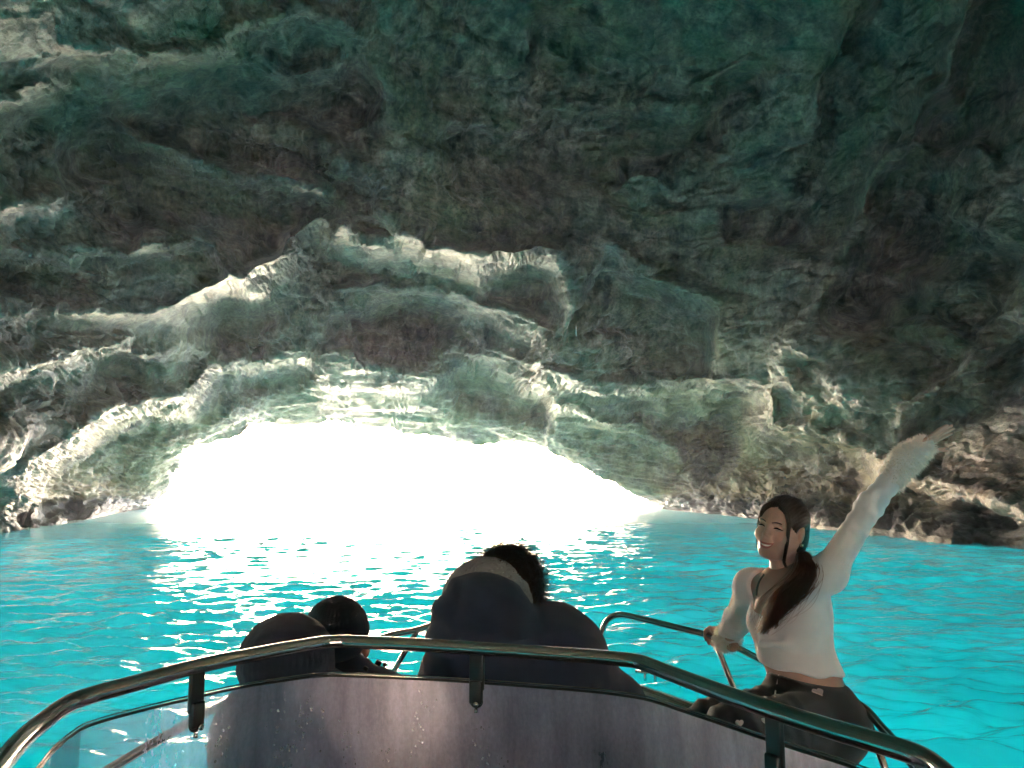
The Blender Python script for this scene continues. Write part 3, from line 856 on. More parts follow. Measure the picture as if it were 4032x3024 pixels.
def screen_material():
    m, nt, b, out = new_mat('salty_acrylic')
    nt.nodes.remove(b); L = nt.links
    geo = nt.nodes.new('ShaderNodeNewGeometry')
    def nz(scale, mp_s, detail, dist=0.0):
        mp = nt.nodes.new('ShaderNodeMapping'); mp.inputs['Scale'].default_value = mp_s
        L.new(geo.outputs['Position'], mp.inputs[0])
        n = nt.nodes.new('ShaderNodeTexNoise'); n.inputs['Scale'].default_value = scale; n.inputs['Detail'].default_value = detail
        n.inputs['Roughness'].default_value = 0.6; n.inputs['Distortion'].default_value = dist
        L.new(mp.outputs[0], n.inputs[0]); return n
    streak = nz(22, (1.0, 1.0, 0.16), 5, 0.4)
    cloud = nz(5.0, (1, 1, 0.6), 4, 0.5)
    speck = nz(170, (1, 1, 0.6), 2)
    s1 = ramp(nt, streak.outputs[0], [(0.3, 0.6), (0.7, 1.0)])
    s2 = ramp(nt, cloud.outputs[0], [(0.3, 0.7), (0.7, 1.0)])
    s3 = ramp(nt, speck.outputs[0], [(0.35, 0.88), (0.7, 1.06)])
    mu = nd(nt, 'ShaderNodeMath', operation='MULTIPLY'); L.new(s1.outputs[0], mu.inputs[0]); L.new(s2.outputs[0], mu.inputs[1])
    mu2 = nd(nt, 'ShaderNodeMath', operation='MULTIPLY'); L.new(mu.outputs[0], mu2.inputs[0]); L.new(s3.outputs[0], mu2.inputs[1])
    # camera operator's dark reflection, put in as thinner film right of the middle bracket
    refl_c = at_z(2420, 2960, 1.30)
    vm = nd(nt, 'ShaderNodeVectorMath', operation='DISTANCE'); L.new(geo.outputs['Position'], vm.inputs[0]); vm.inputs[1].default_value = refl_c
    refl_ramp = ramp(nt, vm.outputs['Value'], [(0.03, 0.12), (0.20, 1.0)])
    mu3 = nd(nt, 'ShaderNodeMath', operation='MULTIPLY'); L.new(mu2.outputs[0], mu3.inputs[0]); L.new(refl_ramp.outputs[0], mu3.inputs[1])
    # the port end has been rinsed by spray and is clearer
    sxx = nt.nodes.new('ShaderNodeSeparateXYZ'); L.new(geo.outputs['Position'], sxx.inputs[0])
    px_ = nd(nt, 'ShaderNodeMapRange'); L.new(sxx.outputs[0], px_.inputs[0])
    for k_, v_ in ((1, -0.68), (2, -0.42), (3, 0.42), (4, 1.0)): px_.inputs[k_].default_value = v_
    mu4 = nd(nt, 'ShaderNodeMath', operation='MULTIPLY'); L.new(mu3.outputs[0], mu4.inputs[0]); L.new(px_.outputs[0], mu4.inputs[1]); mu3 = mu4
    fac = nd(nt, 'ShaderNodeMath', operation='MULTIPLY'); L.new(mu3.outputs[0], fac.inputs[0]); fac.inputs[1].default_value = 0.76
    fac.use_clamp = True
    tp = nd(nt, 'ShaderNodeBsdfTransparent'); tp.inputs[0].default_value = (0.80, 0.78, 0.83, 1)
    tl = nd(nt, 'ShaderNodeBsdfTranslucent'); tl.inputs[0].default_value = (0.82, 0.75, 0.94, 1)
    dfs = nd(nt, 'ShaderNodeBsdfDiffuse'); dfs.inputs[0].default_value = (0.66, 0.60, 0.78, 1)
    film = nd(nt, 'ShaderNodeMixShader'); film.inputs[0].default_value = 0.42; L.new(tl.outputs[0], film.inputs[1]); L.new(dfs.outputs[0], film.inputs[2])
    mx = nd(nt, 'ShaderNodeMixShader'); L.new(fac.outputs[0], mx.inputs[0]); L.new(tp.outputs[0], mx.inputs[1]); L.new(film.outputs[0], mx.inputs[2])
    gl = nd(nt, 'ShaderNodeBsdfGlossy', Roughness=0.03)
    lw = nd(nt, 'ShaderNodeLayerWeight', Blend=0.12)
    f2 = nd(nt, 'ShaderNodeMath', operation='MULTIPLY'); L.new(lw.outputs['Fresnel'], f2.inputs[0]); f2.inputs[1].default_value = 0.5
    mx2 = nd(nt, 'ShaderNodeMixShader'); L.new(f2.outputs[0], mx2.inputs[0]); L.new(mx.outputs[0], mx2.inputs[1]); L.new(gl.outputs[0], mx2.inputs[2])
    L.new(mx2.outputs[0], out.inputs[0])
    return m
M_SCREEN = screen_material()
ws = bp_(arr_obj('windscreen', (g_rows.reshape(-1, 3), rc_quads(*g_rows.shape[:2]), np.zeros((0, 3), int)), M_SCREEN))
def sub(o, parent=ws):
    o.parent = parent; return o
# black edging with a bright bead on top
sub(tube_obj('edge_trim', lower(top, 0.003, 0.0), 0.0028, M_TRIM, None, 10))
sub(tube_obj('edge_bead', lower(top, -0.0025, 0.001), 0.0014, M_STEEL, None, 8))
# salt water drops running down the left half
M_DROP = simple_mat('water_drop', (0.75, 0.72, 0.74), 0.05)
M_DROP.node_tree.nodes['Principled BSDF'].inputs['Transmission Weight'].default_value = 0.75
dr_items = []
dbm = bmesh.new(); bmesh.ops.create_icosphere(dbm, subdivisions=1, radius=1.0)
dv = np.array([v.co[:] for v in dbm.verts]); dt = np.array([[v.index for v in f.verts] for f in dbm.faces]); dbm.free()
rd = np.random.RandomState(5)
ncol = g_rows.shape[1]
runs = [(rd.uniform(0.30, 0.55), rd.uniform(0.03, 0.25), rd.uniform(0.10, 0.3)) for _ in range(13)] + [(rd.uniform(0.2, 0.9), rd.uniform(0.05, 0.3), 0.05) for _ in range(5)]
for u0, v0, ln in runs:
    for _ in range(rd.randint(8, 22)):
        u = np.clip(u0 + rd.normal() * 0.004, 0.02, 0.98); v = np.clip(v0 + rd.rand() * ln, 0.02, 0.9)
        ci = u * (ncol - 1); i0 = int(ci); ri = v * 9; r0 = int(ri)
        p = g_in[r0, i0] * (1 - (ci - i0)) + g_in[r0, min(i0 + 1, ncol - 1)] * (ci - i0)
        p2 = g_in[min(r0 + 1, 9), i0] * (1 - (ci - i0)) + g_in[min(r0 + 1, 9), min(i0 + 1, ncol - 1)] * (ci - i0)
        p = p + (p2 - p) * (ri - r0)
        s = rd.uniform(0.0010, 0.0026)
        dr_items.append((dv * np.array([s, s * 0.6, s * rd.uniform(1.0, 1.6)]) + p, np.zeros((0, 4), int), dt))
dd = sub(arr_obj('water_drops', join_arrays(dr_items), M_DROP)); tag(dd, kind='stuff')

# steel rail over the windscreen with its three clamps
RZ = 1.52
r_px = [(-80, 3130), (10, 3002), (95, 2905), (175, 2838), (255, 2780), (345, 2742), (560, 2682), (800, 2618), (1050, 2568), (1250, 2533), (1330, 2527), (1420, 2529), (1700, 2542), (2000, 2562), (2300, 2583), (2430, 2594), (2520, 2606), (2610, 2640), (2900, 2748), (3200, 2848), (3450, 2922), (3590, 2966), (3670, 3008), (3740, 3070), (3800, 3150)]
rail_path = catmull([at_z(x, y, RZ) for x, y in r_px], 8)
rail = bp_(tube_obj('windscreen_rail', rail_path, 0.0135, M_STEEL, None, 20))
M_CLAMP = simple_mat('black_clamp', (0.018, 0.017, 0.017), 0.28)
for cx, cyp in ((775, 2625), (1880, 2554), (3050, 2797)):
    p = at_z(cx, cyp, RZ)
    d = np.array(p) - cc; ang = math.atan2(d[0], d[1])
    k = int(np.argmin(np.linalg.norm(rail_path - np.array(p), axis=1)))
    tdir = rail_path[min(k + 1, len(rail_path) - 1)] - rail_path[max(k - 1, 0)]
    ang = math.atan2(tdir[1], tdir[0])
    Mx = Matrix.Translation(p) @ Matrix.Rotation(ang, 4, 'Z')
    bm = box_bm((0.030, 0.010, 0.075), 0.003, Mx @ Matrix.Translation((0, -0.002, -0.042)))
    box_bm((0.027, 0.014, 0.045), 0.004, Mx @ Matrix.Translation((0, -0.006, -0.082)), bm)
    res = bmesh.ops.create_uvsphere(bm, u_segments=14, v_segments=8, radius=0.0145)
    bmesh.ops.transform(bm, matrix=Mx @ Matrix.Translation((0, -0.005, -0.100)) @ Matrix.Diagonal((1, 0.5, 0.9, 1)), verts=res['verts'])
    cl = sub(bm_obj('clamp', bm, M_CLAMP), rail)
    bm = bmesh.new()
    res = bmesh.ops.create_cone(bm, segments=12, radius1=0.006, radius2=0.005, depth=0.006, cap_ends=True)
    bmesh.ops.transform(bm, matrix=Mx @ Matrix.Translation((0.003, -0.015, -0.103)) @ Matrix.Rotation(math.pi / 2, 4, 'X'), verts=res['verts'])
    res = bmesh.ops.create_cone(bm, segments=12, radius1=0.0045, radius2=0.003, depth=0.008, cap_ends=True)
    bmesh.ops.transform(bm, matrix=Mx @ Matrix.Translation((0, -0.006, -0.117)), verts=res['verts'])
    sub(bm_obj('screw', bm, M_STEEL), rail)

# bow rails
def rail_from(pts, rad=0.0125, seg=14, n=8):
    return tube_obj('bow_rail', catmull([at(x, y, d) for x, y, d in pts], n), rad, M_STEEL, None, seg)
STAR = [(2358, 2680, 3.46), (2362, 2590, 3.46), (2368, 2510, 3.46), (2378, 2465, 3.455), (2400, 2434, 3.44), (2440, 2420, 3.42), (2500, 2430, 3.37), (2650, 2467, 3.25), (2820, 2512, 3.12),
        (3000, 2600, 2.92), (3200, 2690, 2.74), (3380, 2772, 2.50), (3470, 2862, 2.28), (3560, 2965, 2.1), (3640, 3080, 1.9)]
PORT = [(1860, 2560, 3.62), (1800, 2470, 3.5), (1740, 2452, 3.42), (1640, 2480, 3.28), (1500, 2512, 3.1), (1250, 2620, 2.8), (930, 2748, 2.5), (700, 2872, 2.22), (440, 3024, 1.95), (200, 3180, 1.7)]
br1 = bp_(rail_from(STAR)); br2 = bp_(rail_from(PORT))
for a, b_, d0, d1, r_ in (((2812, 2515), (2885, 2700), 3.12, 3.10, br1), ((3405, 2800), (3490, 3040), 2.46, 2.40, br1), ((1645, 2480), (1545, 2652), 3.27, 3.35, br2), ((905, 2760), (860, 2990), 2.48, 2.45, br2)):
    p0, p1 = np.array(at(a[0], a[1], d0)), np.array(at(b_[0], b_[1], d1))
    p1 = p0 + (p1 - p0) * max(1.0, (p0[2] - 0.9) / max(0.05, p0[2] - p1[2]))
    o = tube_obj('post', np.array([p0, (p0 + p1) / 2, p1]), 0.011, M_STEEL, None, 12)
    sub(o, r_)
# deck fittings on the starboard side
def cleat(px, py, z=0.915, rot=0.4, s=1.0):
    p = at_z(px, py, z)
    a = np.array([math.cos(rot), math.sin(rot), 0]) * 0.075 * s
    pts = [np.array(p) + a * k + np.array([0, 0, 0.03 * s * (1 - 0.25 * abs(k))]) for k in (-1, -0.5, 0, 0.5, 1)]
    items = [tube_arrays(np.array(pts), 0.008 * s, 10)]
    for k in (-0.35, 0.35):
        q0 = np.array(p) + a * k
        items.append(tube_arrays(np.array([q0 + [0, 0, -0.012], q0 + [0, 0, 0.015], q0 + [0, 0, 0.03 * s]]), 0.007 * s, 10))
    return bp_(arr_obj('cleat', join_arrays(items), M_STEEL))
cleat(2560, 2672, rot=-0.6); cleat(2690, 2700, rot=-0.7, s=0.6)
for off in (0.10, 0.16):
    rr_ = ring(off, 0.915)
    sel = rr_[(rr_[:, 0] > AX) & (rr_[:, 1] > 1.2) & (rr_[:, 1] < 3.7)]
    bp_(tube_obj('deck_moulding', sel + np.array([0, 0, -0.004]), 0.008, M_GEL if off > 0.12 else M_STEEL, None, 8))
# ================================================================== soft bodies from distance fields
def surface_net(fn, lo, hi, h):
    lo = np.array(lo, float); hi = np.array(hi, float)
    n = np.ceil((hi - lo) / h).astype(int) + 1
    ax = [lo[k] + h * np.arange(n[k]) for k in range(3)]
    G = np.stack(np.meshgrid(*ax, indexing='ij'), -1).astype(np.float32)
    F = fn(G.reshape(-1, 3)).reshape(n).astype(np.float32)
    F[0], F[-1], F[:, 0], F[:, -1], F[:, :, 0], F[:, :, -1] = (np.maximum(a, 1e-3) for a in (F[0], F[-1], F[:, 0], F[:, -1], F[:, :, 0], F[:, :, -1]))
    S = F < 0
    c = [(i, j, k) for i in (0, 1) for j in (0, 1) for k in (0, 1)]
    sl = lambda o: tuple(slice(o[k], n[k] - 1 + o[k]) for k in range(3))
    cnt = sum(S[sl(o)].astype(np.int8) for o in c)
    act = (cnt > 0) & (cnt < 8)
    idx = np.full(act.shape, -1, np.int64); ijk = np.argwhere(act); idx[act] = np.arange(len(ijk))
    acc = np.zeros((len(ijk), 3)); num = np.zeros(len(ijk))
    for a in range(8):
        for b in range(a + 1, 8):
            oa, ob = np.array(c[a]), np.array(c[b])
            if np.abs(oa - ob).sum() != 1: continue
            fa = F[tuple((ijk + oa).T)]; fb = F[tuple((ijk + ob).T)]
            m = (fa < 0) != (fb < 0)
            t = np.where(m, fa / np.where(m, fa - fb, 1), 0)
            acc += np.where(m[:, None], oa + (ob - oa) * t[:, None], 0); num += m
    V = lo + h * (ijk + acc / num[:, None])
    quads = []
    for d in range(3):
        e = [0, 0, 0]; e[d] = 1
        o1, o2 = [k for k in range(3) if k != d]
        s0 = S[tuple(slice(0, n[k] - e[k]) for k in range(3))]; s1 = S[tuple(slice(e[k], n[k]) for k in range(3))]
        P = np.argwhere(s0 != s1)
        P = P[(P[:, o1] > 0) & (P[:, o2] > 0) & (P[:, o1] < n[o1] - 1) & (P[:, o2] < n[o2] - 1)]
        a = P.copy(); b = P.copy(); cc_ = P.copy(); dd_ = P.copy()
        b[:, o1] -= 1; cc_[:, o1] -= 1; cc_[:, o2] -= 1; dd_[:, o2] -= 1
        q = np.stack([idx[tuple(x.T)] for x in (a, b, cc_, dd_)], -1)
        inside0 = s0[tuple(P.T)]
        flip = inside0 if d != 1 else ~inside0
        q[~flip] = q[~flip][:, ::-1]
        quads.append(q)
    Qd = np.concatenate(quads); Qd = Qd[(Qd >= 0).all(1)]
    return V, Qd, np.zeros((0, 3), int)
def ell(P, c, r, Rm=None):
    d = P - np.array(c, np.float32)
    if Rm is not None: d = d @ np.array(Rm, np.float32)
    r = np.array(r, np.float32)
    k0 = np.sqrt(((d / r) ** 2).sum(1)); k1 = np.sqrt(((d / (r * r)) ** 2).sum(1)) + 1e-9
    return k0 * (k0 - 1) / k1
def cone(P, a, b, ra, rb):
    a = np.array(a, np.float32); b = np.array(b, np.float32); ba = b - a
    t = np.clip(((P - a) @ ba) / (ba @ ba + 1e-9), 0, 1)
    return np.sqrt(((P - a - t[:, None] * ba) ** 2).sum(1)) - (ra + (rb - ra) * t)
def smin(a, b, k):
    h = np.clip(0.5 + 0.5 * (b - a) / k, 0, 1)
    return b + (a - b) * h - k * h * (1 - h)
def smax(a, b, k): return -smin(-a, -b, k)
def U(*fs, k=0.03):
    o = fs[0]
    for f in fs[1:]: o = smin(o, f, k)
    return o
def rotz(deg):
    a = math.radians(deg); return np.array([[math.cos(a), -math.sin(a), 0], [math.sin(a), math.cos(a), 0], [0, 0, 1]])
def roty(deg):
    a = math.radians(deg); return np.array([[math.cos(a), 0, math.sin(a)], [0, 1, 0], [-math.sin(a), 0, math.cos(a)]])
def rotx(deg):
    a = math.radians(deg); return np.array([[1, 0, 0], [0, math.cos(a), -math.sin(a)], [0, math.sin(a), math.cos(a)]])
def A3(px, py, y): return np.array(at(px, py, y))
def person(name_loc, label, group=None):
    o = empty('person', name_loc)
    return tag(o, label, 'person', group)
def child(o, root):
    o.parent = root; o.matrix_parent_inverse = Matrix.Translation(-root.location); return o

def cloth_mat(name, col, rough=0.85, bs=900, sheen=0.3, var=0.15):
    m = simple_mat(name, col, rough, bump=0.35, bscale=bs, var=var, vscale=14, spec=0.2)
    m.node_tree.nodes['Principled BSDF'].inputs['Sheen Weight'].default_value = sheen
    return m
def skin_mat(name, col):
    m = simple_mat(name, col, 0.48, bump=0.06, bscale=400, var=0.06, vscale=30)
    b = m.node_tree.nodes['Principled BSDF']
    b.inputs['Subsurface Weight'].default_value = 0.25
    b.inputs['Subsurface Radius'].default_value = (0.012, 0.005, 0.003)
    return m
def hair_mat(name, col, trans, tw=0.4):
    m, nt, b, out = new_mat(name)
    b.inputs['Base Color'].default_value = (*col, 1); b.inputs['Roughness'].default_value = 0.42
    tl = nd(nt, 'ShaderNodeBsdfTranslucent'); tl.inputs[0].default_value = (*trans, 1)
    mx = nd(nt, 'ShaderNodeMixShader'); mx.inputs[0].default_value = tw
    nt.links.new(b.outputs[0], mx.inputs[1]); nt.links.new(tl.outputs[0], mx.inputs[2]); nt.links.new(mx.outputs[0], out.inputs[0])
    return m
M_SKIN = skin_mat('skin', (0.44, 0.27, 0.215))
M_LIP = simple_mat('lips', (0.36, 0.13, 0.11), 0.35)
M_TEETH = simple_mat('teeth', (0.72, 0.68, 0.62), 0.25)
M_EYE = simple_mat('eye', (0.015, 0.012, 0.010), 0.15)
M_BROW = simple_mat('eyebrow', (0.05, 0.032, 0.025), 0.7)
M_HAIR = hair_mat('dark_brown_hair', (0.016, 0.010, 0.008), (0.5, 0.16, 0.05), 0.07)
M_TAIL = hair_mat('ponytail_hair', (0.022, 0.012, 0.008), (0.75, 0.26, 0.09), 0.24)
M_HAIRB = hair_mat('black_hair', (0.014, 0.010, 0.009), (0.30, 0.14, 0.07), 0.25)
M_KNIT = cloth_mat('cream_knit', (0.72, 0.69, 0.69), 0.9, 1500, 0.5, 0.05)
M_FUR = hair_mat('white_fluff', (0.78, 0.72, 0.66), (0.8, 0.74, 0.64), 0.25)
M_JEANS = cloth_mat('dark_denim', (0.009, 0.011, 0.017), 0.8, 1800, 0.2, 0.2)
M_DARK = cloth_mat('dark_hoodie', (0.032, 0.040, 0.068), 0.9, 1200, 0.15, 0.1)
M_DARK2 = cloth_mat('black_knit', (0.030, 0.034, 0.054), 0.95, 900, 0.15, 0.1)
M_GREYC = cloth_mat('grey_lining', (0.20, 0.19, 0.19), 0.9, 1200, 0.3, 0.08)
M_GOLD = simple_mat('earring_metal', (0.8, 0.7, 0.5), 0.15, metal=1.0)

# ------------------------------------------------------------------ the waving woman
wo = person((0.93, 2.5, 0.92), 'woman in a cream long-sleeved top waving one arm, seated on the boat edge')
hdC = A3(3076, 2080, 2.55)
HS = 0.89
HR = rotz(-48) @ rotx(-3) @ roty(11)        # turned to her right, head tipped
neck_w = A3(3092, 2250, 2.57)
def head_fn(P):
    f = U(ell(P, (0, 0.014, 0.028), (0.073, 0.092, 0.083)), ell(P, (0, -0.022, -0.030), (0.060, 0.068, 0.074)), k=0.03)
    f = U(f, ell(P, (0, -0.058, -0.088), (0.024, 0.024, 0.020)), k=0.03)
    for s in (-1, 1):
        f = U(f, ell(P, (s * 0.036, -0.060, -0.030), (0.027, 0.026, 0.024)), k=0.02)
        f = U(f, cone(P, (s * 0.052, 0.0, -0.045), (s * 0.025, -0.048, -0.088), 0.020, 0.017), k=0.03)
        f = U(f, cone(P, (s * 0.012, -0.083, 0.024), (s * 0.044, -0.072, 0.022), 0.008, 0.006), k=0.018)
    for s in (-1, 1):
        f = smax(f, -ell(P, (s * 0.031, -0.100, 0.004), (0.020, 0.018, 0.011)), 0.012)
        f = U(f, ell(P, (s * 0.031, -0.0735, 0.003), (0.015, 0.0125, 0.0085)), k=0.005)
    f = U(f, cone(P, (0, -0.082, 0.012), (0, -0.098, -0.022), 0.0075, 0.0105), k=0.014)
    for s in (-1, 1):
        f = U(f, ell(P, (s * 0.0115, -0.089, -0.027), (0.0085, 0.011, 0.0075)), k=0.007)
        f = U(f, ell(P, (s * 0.075, 0.012, -0.006), (0.010, 0.018, 0.030), rotz(s * 22)), k=0.006)
    f = U(f, ell(P, (0, -0.080, -0.055), (0.026, 0.012, 0.014)), k=0.02)
    for s in (-1, 1):                           # smile folds
        f = smax(f, -cone(P, (s * 0.022, -0.098, -0.030), (s * 0.036, -0.088, -0.062), 0.004, 0.003), 0.010)
    return f
iR = HR.T
nk = (neck_w - hdC) @ HR / HS                       # neck base in head coordinates
def headneck_fn(P):
    f = head_fn(P)
    return U(f, cone(P, (0, 0.022, -0.060), nk * 0.8 + np.array([0, 0.0, 0]), 0.047, 0.046), cone(P, nk * 0.75, nk * 1.12, 0.046, 0.058), k=0.025)
hv = surface_net(headneck_fn, (-0.12, -0.135, -0.27), (0.12, 0.15, 0.14), 0.0032)
to_w = lambda V: (V * HS) @ HR.T + hdC
items = [(to_w(hv[0]), hv[1], hv[2])]
# torso frame: chest turned well to her right (left in the picture)
TF = rotz(-46)
pel = A3(3180, 2850, 2.52); chest = A3(3118, 2440, 2.56)
shR = A3(2962, 2308, 2.70); shL = A3(3258, 2262, 2.43)
elR = A3(2905, 2440, 2.90); wrR = A3(2862, 2520, 3.06)
elL = A3(3424, 1992, 2.53); wrL = A3(3585, 1795, 2.46)
fr = TF @ np.array([0, -1, 0]); lf = TF @ np.array([1, 0, 0])
def torso_fn(P, o=0.0):
    f = ell(P, chest + np.array([0, 0, 0.02]), (0.120 + o, 0.086 + o, 0.165 + o), TF)
    f = U(f, cone(P, chest + [0, 0, -0.1], pel + [0, 0, 0.14], 0.102 + o, 0.104 + o), k=0.05)
    f = U(f, ell(P, pel + [0, 0, 0.02], (0.138 + o, 0.110 + o, 0.13 + o), TF), k=0.06)
    f = U(f, cone(P, neck_w + [0, 0, -0.05], shR + [0, 0, -0.005], 0.048 + o, 0.046 + o), cone(P, neck_w + [0, 0, -0.05], shL, 0.046 + o, 0.042 + o), k=0.05)
    for s in (-1, 1):
        f = U(f, ell(P, chest + fr * 0.060 + lf * s * 0.058 + [0, 0, -0.005], (0.052 + o, 0.046 + o, 0.056 + o), TF), k=0.03)
    return f
def arms_fn(P, o=0.0, rr_=0.0):
    f = U(cone(P, shL, elL, 0.038 + o, 0.031 + o), cone(P, elL, wrL, 0.031 + o, 0.022 + o), k=0.02)
    return np.minimum(f, U(cone(P, shR, elR, 0.045 + o, 0.036 + o), cone(P, elR, wrR, 0.036 + o, 0.024 + o), k=0.02))
def body_fn(P):
    f = U(torso_fn(P), arms_fn(P), k=0.04)
    return f
bl = surface_net(body_fn, (0.55, 2.2, 0.95), (1.45, 3.2, 2.05), 0.0085)
items.append(bl)
# hands
def hand(wr, fdir, pdir, curl, spread=0.1, lens=(0.9, 1.0, 0.95, 0.75), thumb=True, side=1, s=1.0):
    """wr wrist, fdir along the fingers, pdir out of the palm"""
    fd = np.array(fdir, float); fd /= np.linalg.norm(fd)
    pd = np.array(pdir, float); pd -= fd * (pd @ fd); pd /= np.linalg.norm(pd)
    sd = np.cross(fd, pd) * side
    Rm = np.stack([sd, pd, fd], 1)
    chains = []
    pc_ = wr + fd * 0.045
    for i, L in enumerate(lens):
        x = (i - 1.5) * 0.0185
        b0 = wr + fd * 0.083 + sd * x
        ang = 0.0; p = b0; ch = [(wr + fd * 0.03 + sd * x * 0.6, 0.010), (b0, 0.0092)]
        dd0 = fd + sd * (i - 1.5) * spread; dd0 /= np.linalg.norm(dd0)
        for j, sl_ in enumerate((0.040, 0.026, 0.021)):
            ang += curl[j]
            d = dd0 * math.cos(ang) + pd * math.sin(ang)
            p = p + d * sl_ * L
            ch.append((p, (0.0084, 0.0076, 0.0062)[j]))
        chains.append(ch)
    if thumb:
        t0 = wr + fd * 0.022 - sd * 0.026; d = fd * 0.80 - sd * 0.36 + pd * 0.45; d /= np.linalg.norm(d)
        t1 = t0 + d * 0.040; d2 = fd * 0.8 - sd * 0.2 + pd * (0.4 + curl[0] * 0.5); d2 /= np.linalg.norm(d2)
        chains.append([(t0, 0.014), (t1, 0.0105), (t1 + d2 * 0.030, 0.0092), (t1 + d2 * 0.055, 0.0072)])
    def fn(P):
        P = wr + (P - wr) / s
        f = ell(P, pc_, (0.041, 0.0155, 0.052), Rm)
        f = U(f, cone(P, wr - fd * 0.04, wr + fd * 0.015, 0.024, 0.023), k=0.02)
        for ch in chains:
            g = None
            for (a, ra), (b, rb) in zip(ch[:-1], ch[1:]):
                c_ = cone(P, a, b, ra, rb); g = c_ if g is None else np.minimum(g, c_)
            f = smin(f, g, 0.006)
        return f
    allp = np.array([q for ch in chains for q, _ in ch] + [wr - fd * 0.04])
    allp = wr + (allp - wr) * s
    return surface_net(lambda P: fn(P.astype(np.float32)), allp.min(0) - 0.035, allp.max(0) + 0.035, 0.0026)
tipL = A3(3742, 1676, 2.44)
fdL = tipL - wrL
items.append(hand(wrL + fdL / np.linalg.norm(fdL) * 0.022, fdL, np.array([0.25, -0.6, -0.75]), (0.05, 0.10, 0.08), 0.11, lens=(0.88, 1.0, 0.94, 0.74), side=-1, s=0.80))
railp = A3(2846, 2524, 3.09)
items.append(hand(wrR, railp - wrR + np.array([0.0, 0.0, 0.02]), np.array([-0.3, 0.2, -0.9]), (0.9, 1.0, 0.7), 0.03, side=1))
wbody = child(arr_obj('body', join_arrays(items), M_SKIN), wo)

# sweater
nb = neck_w
def sweater_fn(P):
    wob_ = (0.004 * np.sin(P[:, 2] * 95 + 3 * np.sin(P[:, 0] * 22)) * sstep(1.42, 1.24, P[:, 2]) * sstep(0.98, 1.05, P[:, 0] * 0 + 1.0)).astype(np.float32)
    f = torso_fn(P, 0.010) + wob_ * 0.8
    roll = cone(P, A3(3000, 2535, 2.46), A3(3200, 2545, 2.44), 0.012, 0.004)
    f = U(f, roll, k=0.03)
    arm = U(cone(P, shL, elL, 0.047, 0.038), cone(P, elL, wrL, 0.038, 0.034), k=0.03)
    tL = ((P - elL) @ ((wrL - elL) / np.linalg.norm(wrL - elL)))
    arm = arm + (0.0022 * np.sin(tL * 150 + P[:, 0] * 30) * (np.abs(tL) < 0.09)).astype(np.float32)
    armR = U(cone(P, shR, elR, 0.054, 0.046), cone(P, elR, wrR, 0.047, 0.043), k=0.03)
    fold = (0.0035 * np.sin(((P - elR) @ ((wrR - elR) / np.linalg.norm(wrR - elR))) * 240)).astype(np.float32) * (((P - wrR) ** 2).sum(1) < 0.0500)
    f = U(f, arm, armR + fold * 0.8, k=0.045)
    # scooped neckline, hem
    sc = U(ell(P, nb + fr * 0.075 - lf * 0.022 + [0, 0, -0.025], (0.106, 0.11, 0.108), TF), cone(P, nb + [0, 0, -0.01], nb + [0, 0, 0.2], 0.075, 0.10), k=0.03)
    f = smax(f, -sc, 0.010)
    hem = (A3(3005, 2628, 2.5)[2] - 0.022 * (P[:, 0] - 0.80) / 0.25 + 0.004 * np.sin(P[:, 0] * 60)) - P[:, 2]
    f = smax(f, hem.astype(np.float32), 0.008)
    # cuffs end at the knuckles
    for w_, d_ in ((wrL, fdL), (wrR, railp - wrR)):
        d_ = d_ / np.linalg.norm(d_)
        lim = (P - (w_ + d_ * 0.050)) @ d_
        near = ((P - w_) ** 2).sum(1) < 0.02
        f = np.where(near, np.maximum(f, lim), f)
    return f
def cuff(P):
    f = sweater_fn(P)
    for w_, d_, L in ((wrL, fdL, 0.052), (wrR, railp - wrR, 0.04)):
        d_ = d_ / np.linalg.norm(d_)
        f = smin(f, cone(P, w_ - d_ * 0.02, w_ + d_ * L, 0.038, 0.031), 0.03)
    return f
sv = surface_net(cuff, (0.55, 2.15, 1.1), (1.55, 3.25, 2.06), 0.0062)
sweater = child(arr_obj('sweater', sv, M_KNIT), wo)
# fluffy cuffs: short fine hairs over the forearm ends
def fluff(V, N, n, ln, w, seed, grav=0.25):
    r = np.random.RandomState(seed)
    k = r.choice(len(V), n)
    B = V[k]; d = N[k] + r.normal(size=(n, 3)) * 0.35; d /= np.linalg.norm(d, axis=1)[:, None]
    L = ln * (0.5 + r.rand(n))[:, None]
    s = np.cross(d, r.normal(size=(n, 3))); s /= np.linalg.norm(s, axis=1)[:, None]
    m = B + d * L * 0.55; t = B + d * L + np.array([0, 0, -1]) * L * grav
    W = w * (0.6 + 0.8 * r.rand(n))[:, None]
    Vv = np.stack([B - s * W, B + s * W, m + s * W * 0.7, m - s * W * 0.7, t], 1).reshape(-1, 3)
    o = np.arange(n)[:, None] * 5
    return Vv, o + np.array([[0, 1, 2, 3]]), o + np.array([[3, 2, 4]])
sm = sweater.data
co = np.empty(len(sm.vertices) * 3, np.float32); sm.vertices.foreach_get('co', co); co = co.reshape(-1, 3)
no = np.empty(len(sm.vertices) * 3, np.float32); sm.vertices.foreach_get('normal', no); no = no.reshape(-1, 3)
def cuff_sel(w_, d_, a, b):
    d_ = d_ / np.linalg.norm(d_); t = (co - w_) @ d_
    dist = np.linalg.norm(co - w_ - t[:, None] * d_, axis=1)
    return np.where((t > a) & (t < b) & (dist < 0.075))[0]
